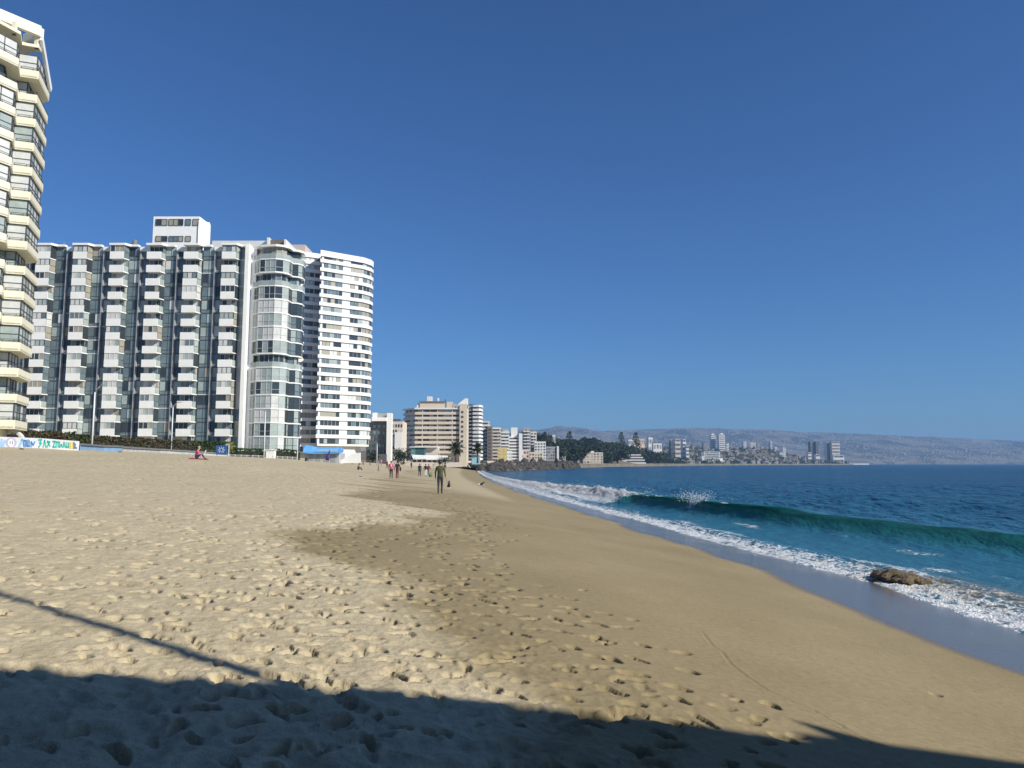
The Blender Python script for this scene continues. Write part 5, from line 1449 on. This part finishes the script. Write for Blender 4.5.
for px, Y, s, lab in ((398.5, 285, 2.4, 'dark street tree in front of the small dull block'), (404, 290, 2.6, 'dark street tree at the left foot of the beige block'), (373.5, 262, 1.6, 'dark shrubby tree at the foot of the teal glass block')):
    p = at(px, 456, Y); o = thing('street_tree', lab, 'tree', (p.x, Y, 4)); mb = MB()
    for k in range(420): leaf(mb, (p.x+r.gauss(0, s*.5), Y+r.gauss(0, s*.5), p.z+r.gauss(0, s*.45)), .36, r)
    mb.build('crown', L_dark, o); mb = MB(); mb.tube([(p.x, Y, 3), (p.x, Y, p.z)], [.25, .15], 7); mb.build('trunk', M_bark, o)

# ------------------------------------------------------------------ trees of the wooded hill
def crown_mesh(kind, seed):
    r = random.Random(seed); mb = MB()
    if kind == 'round':
        lobes = [(r.gauss(0, .42), r.gauss(0, .42), r.uniform(.45, 1.0), r.uniform(.28, .5)) for _ in range(9)]
        for k in range(520):
            lx, ly, lz, lr = r.choice(lobes); d = Vector((r.gauss(0, 1), r.gauss(0, 1), r.gauss(0, 1))).normalized()*lr*r.uniform(.6, 1.05)
            leaf(mb, (lx+d.x, ly+d.y, lz+d.z*.8), .10*r.uniform(.7, 1.4), r)
    else:                                                # tiered island pine
        for i in range(13):
            z = .22+i*.06; rad = .23*(1-i/14)+.03
            for k in range(26):
                a = r.uniform(0, 6.283); q = rad*math.sqrt(r.random())
                leaf(mb, (math.cos(a)*q, math.sin(a)*q, z+r.gauss(0, .010)+q*.1), .035, r)
    return mb
protos = {}
def wood_tree(x, Y, h, kind, label, group, seed):
    key = (kind, seed % 5)
    z = lh(x, Y)
    if key not in protos:
        o = thing('pine_tree' if kind == 'pine' else 'tree', label, 'tree', (0, 0, 0), group)
        crown_mesh(kind, seed % 5+60).build('crown', L_dark if (kind == 'pine' or seed % 2) else L_mid, o)
        mb = MB()
        if kind == 'pine': mb.tube([(0, 0, -.1), (0, 0, 1.0)], [.022, .004], 6)
        else:
            mb.tube([(0, 0, -.15), (0.02, 0, .3), (0, 0, .6)], [.06, .05, .03], 6)
            for k in range(3): mb.tube([(0, 0, .35), (.3*math.cos(k*2.1), .3*math.sin(k*2.1), .7)], [.03, .012], 5)
        mb.build('trunk', M_bark, o); protos[key] = o
    else:
        o = copy_tree(protos[key]); o['label'] = label
    o.location = (x, Y, z); s = h
    o.scale = (s, s, s) if kind == 'pine' else (s*.72, s*.72, s*.66)
    o.rotation_euler = (0, 0, seed*1.3)
    return o
r = random.Random(31)
for k in range(250):
    px = 543 + 122*r.random(); Y = r.uniform(640, 1180)
    x = (px-512)/FPX*Y; d = float(coast_x(Y))-x
    if d < 16 or d > 190:
        Y = r.uniform(700, 1150); x = float(coast_x(Y)) - r.uniform(20, 110)
    px = 512+FPX*x/Y
    if (574 < px < 606 and Y < 815) or (618 < px < 649 and Y < 1025): continue
    wood_tree(x, Y, r.uniform(13, 23), 'round', 'dark evergreen tree in the wood on the headland', 'trees of the wooded headland', r.randrange(99))
for px, pyt, Y, lab in ((569.5, 430.5, 780, 'leftmost tall tiered pine, rising above the headland wood'), (544.5, 431, 700, 'broad tiered pine at the left edge of the headland wood'), (621.5, 431.3, 1100, 'tall tiered pine on the skyline, left of the pink house'), (635.8, 431.6, 1130, 'tall tiered pine right above the pink house')):
    x = at(px, 440, Y).x; z = lh(x, Y); h = at(px, pyt, Y).z - z
    wood_tree(x, Y, h, 'pine', lab, None, 2)
# ------------------------------------------------------------------ people and dogs
SKIN = mat('skin', (.42, .26, .18), .55, .08, 6)
HAIRD = mat('dark_hair', (.022, .018, .015), .6, .2, 20)
HAIRB = mat('brown_hair', (.09, .055, .03), .6, .2, 20)
SHOE = mat('dark_shoe', (.03, .028, .026), .6, .2, 10)
def cloth(n, c): return mat('cloth_'+n, c, .85, .18, 5)

def skin_body(J, E, mats, emat, name, parent, sub=1):
    """one continuous figure grown round a skeleton. J: name -> (pos, rx, ry); E: bones; emat: bone -> material index"""
    me = bpy.data.meshes.new(name); names = list(J)
    me.from_pydata([J[n][0] for n in names], [(names.index(a), names.index(b_)) for a, b_ in E], [])
    o = bpy.data.objects.new(name, me); C.objects.link(o)
    md = o.modifiers.new('skin', 'SKIN'); md.use_smooth_shade = True
    if not me.skin_vertices: 
        bm = bmesh.new(); bm.from_mesh(me); bm.verts.layers.skin.verify(); bm.to_mesh(me); bm.free()
    for i, n in enumerate(names):
        sv = me.skin_vertices[0].data[i]; sv.radius = (J[n][1], J[n][2]); sv.use_root = (n == names[0])
    ss = o.modifiers.new('sub', 'SUBSURF'); ss.levels = sub; ss.render_levels = sub
    dg = bpy.context.evaluated_depsgraph_get()
    em = bpy.data.meshes.new_from_object(o.evaluated_get(dg), preserve_all_data_layers=False, depsgraph=dg)
    bpy.data.objects.remove(o)
    seg = [(Vector(J[a][0]), Vector(J[b_][0]), emat((a, b_))) for a, b_ in E]
    em.materials.clear()
    for m_ in mats: em.materials.append(m_)
    for p in em.polygons:
        c = p.center; best = 1e9; bi = 0
        for a, b_, mi in seg:
            d = b_-a; t = max(0, min(1, (c-a).dot(d)/max(d.length_squared, 1e-9))); q = (c-a-d*t).length
            if q < best: best = q; bi = mi
        p.material_index = bi; p.use_smooth = True
    em.name = name
    o = bpy.data.objects.new(name, em); C.objects.link(o); o.parent = parent
    return o

def person(label, pos, h, face, top, legs, hair=None, pose='walk', group=None, phase=1, arm_up=0.0, shoes=None, bare=False):
    """face: heading in degrees, 0 = walking away from the camera (+Y), clockwise"""
    root = thing('person', label, 'person', pos, group)
    root.rotation_euler = (0, 0, -R(face))
    k = h/1.75; st = .17*phase
    J = {}
    def j(n, x, y, z, rx, ry=None): J[n] = ((x*k, y*k, z*k), rx*k, (ry or rx)*k)
    if pose == 'sit':
        j('pelvis', 0, 0, .14, .16, .13); j('waist', 0, .03, .30, .15, .12); j('chest', 0, .12, .50, .165, .12); j('neck', 0, .19, .66, .06); j('head', 0, .25, .78, .088, .1); j('crown', 0, .27, .88, .07, .08)
        for s, n in ((-1, 'l'), (1, 'r')):
            j('shoulder_'+n, s*.18, .14, .58, .07); j('elbow_'+n, s*.25, .27, .36, .05); j('wrist_'+n, s*.13, .46, .40, .034); j('palm_'+n, s*.08, .53, .43, .04, .022)
            j('hip_'+n, s*.1, .06, .12, .1); j('knee_'+n, s*.13, .42, .42, .068); j('ankle_'+n, s*.12, .62, .08, .047); j('toe_'+n, s*.13, .78, .04, .04, .035)
    else:
        j('pelvis', 0, 0, .95, .155, .12); j('waist', 0, .0, 1.10, .14, .105); j('chest', 0, .01, 1.32, .175, .12); j('neck', 0, .02, 1.49, .055); j('head', 0, .035, 1.61, .082, .098); j('crown', 0, .03, 1.70, .068, .075)
        for s, n in ((-1, 'l'), (1, 'r')):
            f = s*phase
            j('shoulder_'+n, s*.185, .0, 1.42, .066); j('elbow_'+n, s*.255, -.05*f-.01, 1.14, .048)
            up = arm_up if s > 0 else 0
            j('wrist_'+n, s*.27, -.12*f+.06+.2*up, .90+.12*up, .033); j('palm_'+n, s*.27, -.14*f+.10+.25*up, .83+.15*up, .022, .04)
            j('hip_'+n, s*.085, 0, .88, .102); j('knee_'+n, s*.085, .6*st*s+.05, .49, .064); j('ankle_'+n, s*.075, st*s*1.2-.02, .085+(.05 if st*s < 0 else 0), .044)
            j('toe_'+n, s*.09, st*s*1.2+.14, .04, .042, .032)
    E = [('pelvis', 'waist'), ('waist', 'chest'), ('chest', 'neck'), ('neck', 'head'), ('head', 'crown')]
    for n in 'lr':
        E += [('chest', 'shoulder_'+n), ('shoulder_'+n, 'elbow_'+n), ('elbow_'+n, 'wrist_'+n), ('wrist_'+n, 'palm_'+n), ('pelvis', 'hip_'+n), ('hip_'+n, 'knee_'+n), ('knee_'+n, 'ankle_'+n), ('ankle_'+n, 'toe_'+n)]
    def em(e):
        if e[1] in ('neck', 'head', 'crown') and e[0] != 'chest': return 0
        if e[1].startswith('palm'): return 0
        if e[1].startswith('wrist') and bare: return 0
        if e[1].startswith('toe'): return 3
        if e[1][:3] in ('hip', 'kne', 'ank'): return 2
        return 1
    body = skin_body(J, E, [SKIN, top, legs, shoes or SHOE], em, 'body', root)
    # fingers, nose and ears are joined into the same body mesh
    bm = bmesh.new(); bm.from_mesh(body.data)
    ex = MB()
    for s, n in ((-1, 'l'), (1, 'r')):
        w = Vector(J['wrist_'+n][0]); p = Vector(J['palm_'+n][0]); d = (p-w).normalized(); side = Vector((0, 1, 0)) if pose != 'sit' else Vector((1, 0, 0))
        side = (side - d*side.dot(d)).normalized(); cu = side.cross(d)*(-s)
        for i, L in enumerate((.072, .082, .078, .060)):
            b0 = p + side*((1.5-i)*.02*k); m1 = b0+d*(.02+L*.55)*k+cu*.008*k; m2 = m1+d*(L*.5*k)+cu*.022*k
            ex.tube([b0-d*.01*k, m1, m2], [.0095*k, .0085*k, .006*k], 6, 0)
        t0 = w*.35+p*.65+side*.022*k; t1 = t0+side*.03*k+d*.03*k; ex.tube([t0, t1, t1+d*.03*k+cu*.008*k], [.012*k, .010*k, .007*k], 6, 0)
    hd = Vector(J['head'][0]); f0 = .092*k
    ex.tube([hd+Vector((0, f0*.9, .02*k)), hd+Vector((0, f0*1.28, -.02*k)), hd+Vector((0, f0*.95, -.03*k))], [.008*k, .014*k, .008*k], 6, 0)
    for s in (-1, 1): ex.blob(hd+Vector((s*.083*k, 0, 0)), (.012*k, .022*k, .032*k), 1, .05, 1, 0, True)
    b0 = len(body.data.vertices)
    me = bpy.data.meshes.new('x'); me.from_pydata(ex.v, [], ex.f); bm.from_mesh(me); bm.to_mesh(body.data); bm.free()
    face_ = MB()
    for s in (-1, 1): face_.blob(hd+Vector((s*.032*k, f0*.93, .022*k)), (.012*k, .008*k, .008*k), 1, 0, 1, 0, True)
    fm = MB(); fm.blob(hd+Vector((0, f0*.93, -.052*k)), (.026*k, .008*k, .007*k), 1, 0, 1, 0, True)
    oe = bpy.data.objects.new('eyes', None)
    def part(mbx, nm, m_):
        me = bpy.data.meshes.new(nm); me.from_pydata(mbx.v, [], mbx.f); me.materials.append(m_); me.polygons.foreach_set('use_smooth', [True]*len(me.polygons))
        o = bpy.data.objects.new(nm, me); C.objects.link(o); o.parent = root; return o
    bpy.data.objects.remove(oe)
    part(face_, 'eyes', HAIRD); part(fm, 'mouth', mat('lips', (.3, .13, .1), .5, .05, 4))
    if hair is not None:
        hb = MB(); c = (Vector(J['head'][0])+Vector(J['crown'][0]))/2+Vector((0, -.014*k, .02*k))
        hb.blob(c, (.099*k, .112*k, .105*k), 3, .06, 3, 0, True)
        for i in range(len(hb.v)):                              # open the cap over the face
            v = Vector(hb.v[i]); q = v-c
            if q.y > .02*k and q.z < .035*k: hb.v[i] = tuple(c+Vector((q.x*.8, q.y*.35, q.z*.7)))
        part(hb, 'hair', hair)
    root['_k'] = k
    return root, J, part

def stand(px, py): return ground_at(px, py)
OLIVE = cloth('olive', (.075, .085, .035)); CHAR = cloth('charcoal', (.045, .042, .05)); PINK = cloth('pink', (.62, .10, .20)); BLACK = cloth('black', (.016, .016, .018))
NAVY = cloth('navy', (.022, .034, .085)); DENIM = cloth('denim', (.06, .085, .14)); WHITE = cloth('white', (.66, .66, .66)); LILAC = cloth('lilac', (.26, .25, .40)); GREYC = cloth('grey', (.25, .25, .27)); RED = cloth('red', (.42, .05, .05)); MAROON = cloth('maroon', (.16, .03, .035))

# the man with the dog
g = stand(440, 494)
hm = (at(440, 461.2, g.y).z - g.z)*1.01
man, Jm, _ = person('man in olive green sweater and dark trousers, walking a dog on a lead', g, hm, 2, OLIVE, CHAR, HAIRD, 'walk', None, .55, .35)
def dog(label, pos, size, face, col, pose='stand', white=None):
    root = thing('dog', label, 'dog', pos); root.rotation_euler = (0, 0, -R(face)); k = size
    J = {}
    def j(n, x, y, z, rx, ry=None): J[n] = ((x*k, y*k, z*k), rx*k, (ry or rx)*k)
    if pose == 'stand':
        j('rump', 0, -.30, .52, .12, .13); j('loin', 0, -.12, .53, .115, .12); j('ribs', 0, .10, .51, .135, .16); j('shoulder', 0, .26, .55, .12, .14); j('neck', 0, .38, .68, .075); j('head', 0, .46, .78, .075); j('muzzle', 0, .58, .74, .042); j('nose', 0, .64, .73, .03)
        j('tail1', 0, -.42, .57, .03); j('tail2', 0, -.50, .70, .03); j('tail3', 0, -.47, .82, .02)
        for s, n in ((-1, 'l'), (1, 'r')):
            j('stifle_'+n, s*.10, -.22, .34, .065); j('hock_'+n, s*.10, -.40, .19, .033); j('paw_'+n, s*.10, -.36, .03, .03); j('pad_'+n, s*.10, -.31, .02, .026)
            j('elbow_'+n, s*.095, .20, .33, .05); j('knee_'+n, s*.095, .24, .17, .033); j('fpaw_'+n, s*.095, .24, .03, .03); j('fpad_'+n, s*.095, .29, .02, .026)
            j('ear_'+n, s*.055, .43, .87, .022); j('eart_'+n, s*.075, .42, .92, .012)
    else:                                                       # lying with the head up
        j('rump', 0, -.30, .16, .14, .14); j('loin', 0, -.10, .18, .13, .13); j('ribs', 0, .12, .20, .14, .15); j('shoulder', 0, .28, .24, .12, .13); j('neck', 0, .38, .36, .075); j('head', 0, .46, .45, .075); j('muzzle', 0, .58, .41, .042); j('nose', 0, .64, .40, .03)
        j('tail1', 0, -.46, .08, .03); j('tail2', .08, -.58, .04, .025); j('tail3', .16, -.62, .03, .02)
        for s, n in ((-1, 'l'), (1, 'r')):
            j('stifle_'+n, s*.17, -.14, .15, .06); j('hock_'+n, s*.18, -.30, .05, .034); j('paw_'+n, s*.17, -.16, .035, .03); j('pad_'+n, s*.17, -.11, .03, .026)
            j('elbow_'+n, s*.12, .18, .08, .045); j('knee_'+n, s*.11, .32, .05, .034); j('fpaw_'+n, s*.10, .46, .035, .03); j('fpad_'+n, s*.10, .51, .03, .026)
            j('ear_'+n, s*.055, .43, .53, .022); j('eart_'+n, s*.075, .42, .58, .012)
    E = [('rump', 'loin'), ('loin', 'ribs'), ('ribs', 'shoulder'), ('shoulder', 'neck'), ('neck', 'head'), ('head', 'muzzle'), ('muzzle', 'nose'), ('rump', 'tail1'), ('tail1', 'tail2'), ('tail2', 'tail3')]
    for n in 'lr':
        E += [('rump', 'stifle_'+n), ('stifle_'+n, 'hock_'+n), ('hock_'+n, 'paw_'+n), ('paw_'+n, 'pad_'+n), ('shoulder', 'elbow_'+n), ('elbow_'+n, 'knee_'+n), ('knee_'+n, 'fpaw_'+n), ('fpaw_'+n, 'fpad_'+n), ('head', 'ear_'+n), ('ear_'+n, 'eart_'+n)]
    wset = white or ()
    skin_body(J, E, [col, cloth('tan_fur', (.42, .33, .22)) if pose == 'stand' else WHITE], lambda e: 1 if any(e[1].startswith(w) for w in wset) else 0, 'body', root)
    return root, J
gd = stand(448.8, 490.8)
sz = .50/0.85*1.15
dg_, Jd = dog('black dog with pale lower legs walking on a lead beside the man in green', gd, sz, -2, BLACK, 'stand', ('hock', 'paw', 'knee', 'fpaw'))
# its lead runs from the man's right hand to its neck
hand = Vector(man.location) + Matrix.Rotation(-R(2), 3, 'Z') @ Vector(Jm['palm_r'][0])
col_ = Vector(dg_.location) + Matrix.Rotation(R(2), 3, 'Z') @ Vector(Jd['neck'][0])
mid = (hand+col_)/2 - Vector((0, 0, .12))
mb = MB(); mb.tube([hand, (hand*.6+mid*.4)-Vector((0, 0, .03)), mid, (col_*.6+mid*.4)-Vector((0, 0, .02)), col_], [.008]*5, 6)
o = mb.build('dog_lead', BLACK); tag(o, 'thin dark lead between the man in green and the black dog', 'lead', None, 'thing')
gl = stand(480.5, 485.5)
dog('black and white dog lying on the damp sand near the water', gl, .78, 78, BLACK, 'lie', ('rump', 'loin', 'stifle', 'tail', 'hock', 'fp'))

# couple with a pink jacket
def put(px, py, pyh, label, face, top, legs, hair, **kw):
    g = stand(px, py); h = (at(px, pyh, g.y).z-g.z); h = min(1.85, max(1.45, h))
    return person(label, g, h, face, top, legs, hair, **kw)
r_, J_, part_ = put(391.0, 478.6, 461.6, 'person in pink jacket and black trousers with pink backpack, left of the couple', 5, PINK, BLACK, HAIRB, phase=.6)
kk = r_['_k']
bp_ = MB(); bp_.blob((0, -.155*kk, 1.28*kk), (.14*kk, .07*kk, .19*kk), 5, .06, 3, 0, True); part_(bp_, 'backpack', cloth('rose', (.70, .28, .34)))
bq = MB(); bq.blob((0.02*kk, -.225*kk, 1.26*kk), (.06*kk, .012*kk, .07*kk), 5, .06, 2, 0, True); part_(bq, 'backpack_patch', WHITE)
r_, J_, part_ = put(397.2, 478.8, 461.4, 'person in black jacket and maroon-grey trousers, right of the couple', -6, BLACK, MAROON, HAIRD, phase=-.6)
kk = r_['_k']; bg_ = MB(); bg_.blob((.30*kk, .02*kk, .98*kk), (.09*kk, .17*kk, .22*kk), 8, .12, 3, 0, True); part_(bg_, 'shoulder_bag', BLACK)
put(419.6, 476.4, 464.6, 'person in navy jacket and dark trousers walking alone, left of the green-bag pair', 10, NAVY, BLACK, HAIRD, phase=.8)
put(425.6, 476.2, 465.0, 'person in black top and white trousers, left of the pair by the green bag', 0, BLACK, WHITE, HAIRD, phase=.5)
put(428.6, 475.6, 464.8, 'person in maroon top and pale trousers, right of the pair by the green bag', 4, MAROON, GREYC, HAIRD, phase=-.5)
g = stand(430.6, 477); bgx = thing('beach_bag', 'small green beach bag on the sand beside the pair', 'bag', g)
mb = MB(); mb.blob(g+Vector((0, 0, .2)), (.24, .16, .24), 4, .1, 2, 0, True); mb.build('pouch', cloth('green', (.10, .22, .06)), bgx)
mb = MB(); mb.tube([g+Vector((-.12, 0, .38)), g+Vector((0, 0, .58)), g+Vector((.12, 0, .38))], [.02]*3, 6); mb.build('handle', BLACK, bgx)
put(411.3, 468.6, 463.0, 'distant person in black standing near the restaurant terrace', 30, BLACK, BLACK, HAIRD, phase=.3)
put(378.4, 471.2, 463.6, 'person in lilac top and pale legs bending, left of the couple', 80, LILAC, SKIN, HAIRB, phase=.5)
put(387.0, 468.4, 461.2, 'distant person in red and black behind the person in pink jacket', 20, RED, BLACK, HAIRD, phase=.4)
put(445.0, 472.0, 463.8, 'distant dark-clothed person just right of the man in green', 0, BLACK, GREYC, HAIRD, phase=.4)
put(381.0, 465.6, 458.8, 'distant person in pinkish top left of the white-framed teal block', 0, cloth('dusty_pink', (.5, .26, .25)), GREYC, HAIRD, phase=.4)
def sit(px, py, label, face, top, legs, hair, h=1.7):
    g = stand(px, py); return person(label, g, h, face, top, legs, hair, 'sit')
rs, Js, ps = sit(195, 459.4, 'person in pink jacket and navy trousers sitting on the sand reading a paper', 70, PINK, NAVY, mat('fair_hair', (.36, .27, .16), .6, .15, 10), 1.75)
g = Vector(rs.location)
pp = g + Matrix.Rotation(-R(70), 3, 'Z') @ Vector((0, .62, .52)); paper = thing('paper', 'white paper held open by the seated person in pink', 'paper', pp)
mb = MB(); dq = Matrix.Rotation(-R(70), 3, 'Z')
for s in (-1, 1):
    q = [Vector((0, .02, -.12)), Vector((s*.19, -.03, -.12)), Vector((s*.19, .05, .14)), Vector((0, .10, .14))]
    q = [pp+dq@v for v in q]; n_ = dq@Vector((0, .006, 0)); mb.poly(q if s > 0 else q[::-1]); mb.poly([v+n_ for v in (q[::-1] if s > 0 else q)])
mb.build('sheets', mat('white_paper', (.75, .75, .73), .8, .04, 3), paper)
# the red mat under the reader
mb = MB(); c_ = g+Vector((.1, .1, 0)); P4 = [c_+dq@Vector(v) for v in ((-.55, -.5, 0), (.55, -.5, 0), (.55, .75, 0), (-.55, .75, 0))]
P4 = [(p.x, p.y, gz(p.x, p.y)+.05) for p in P4]
mb.poly(P4); mb.poly([(x, y, z-.02) for x, y, z in P4][::-1])
for i in range(4):
    a, c2 = P4[i], P4[(i+1) % 4]; mb.poly([(a[0], a[1], a[2]-.02), (c2[0], c2[1], c2[2]-.02), c2, a])
tag(mb.build('beach_mat', cloth('crimson', (.40, .04, .07))), 'crimson beach mat under the seated person in pink', 'mat', None, 'thing')
sit(357.5, 470.2, 'small figure in brown and navy sitting on the sand below the white stair', 60, cloth('brown', (.17, .11, .08)), NAVY, HAIRD, 1.55)
sit(305.5, 461.5, 'dark-clothed person sitting at the left end of the beach kiosk', 20, BLACK, DENIM, HAIRD, 1.9)
sit(349.5, 463.4, 'person in white sitting at the foot of the white stair', 100, WHITE, LILAC, HAIRD, 1.8)
# folded violet parasol leaning by the kiosk
g = stand(327, 461.5); g.y = min(g.y, 160); g = at(327, 461.5, 158); par_ = thing('folded_parasol', 'dark violet folded parasol standing in front of the beach kiosk', 'parasol', g)
mb = MB(); mb.tube([g+Vector((-.1, 0, -.6)), g+Vector((.55, 0, 2.5))], [.04, .03], 8); mb.build('pole', M_metal, par_)
mb = MB(); mb.tube([g+Vector((.02, 0, .3)), g+Vector((.2, 0, .9)), g+Vector((.38, 0, 1.7)), g+Vector((.54, 0, 2.4))], [.42, .36, .24, .06], 9); mb.build('canopy', cloth('violet', (.06, .04, .20)), par_)
# low tables and stalls in front of the stair
for px, lab, m_ in ((366.5, 'low brown table with benches on the sand right of the white stair', T_brown), (356, 'low brown table with benches just below the white stair', T_brown)):
    g = at(px, 462.6, 172); o = thing('picnic_table', lab, 'table', g)
    mb = MB(); mb.box(g.x-1.1, g.x+1.1, 171.6, 172.4, g.z+.45, g.z+.55); mb.build('table_top', m_, o)
    for y in (170.9, 172.9):
        mb = MB(); mb.box(g.x-1.1, g.x+1.1, y, y+.3, g.z+.15, g.z+.22); mb.build('bench', m_, o)
    for x in (g.x-.8, g.x+.8):
        mb = MB(); mb.bar((x, 171, g.z-.6), (x, 172, g.z+.45), .1); mb.bar((x, 173, g.z-.6), (x, 172, g.z+.45), .1); mb.build('leg', m_, o)
# scraps on the sand
for px, py, lab, s in ((360.5, 477, 'small dark stone on the sand below the seated figures', .09), (21.5, 449.6, 'small dark clump of weed below the painted wall', .16), (120, 452.6, 'dark clump of weed near the grey mural wall', .18)):
    g = stand(px, py); mb = MB(); mb.blob(g+Vector((0, 0, s*.3)), (s*1.5, s, s*.7), int(px), .35, 2, 0, True); tag(mb.build('weed_clump', T_dark), lab, 'debris', None, 'thing')
# ------------------------------------------------------------------ haze over the bay
m, b = newmat('sea_haze')
v = b.n('VolumePrincipled')
v.inputs['Color'].default_value = (0.34, 0.60, 1.0, 1)
v.inputs['Density'].default_value = 1.0e-4
v.inputs['Anisotropy'].default_value = 0.0
o_ = b.n('OutputMaterial'); b.l(v.outputs[0], o_.inputs['Volume'])
mb = MB(); mb.box(-13000, 13000, -4000, 13500, -11, 365)
hz = mb.build('haze', m)
tag(hz, kind='stuff')
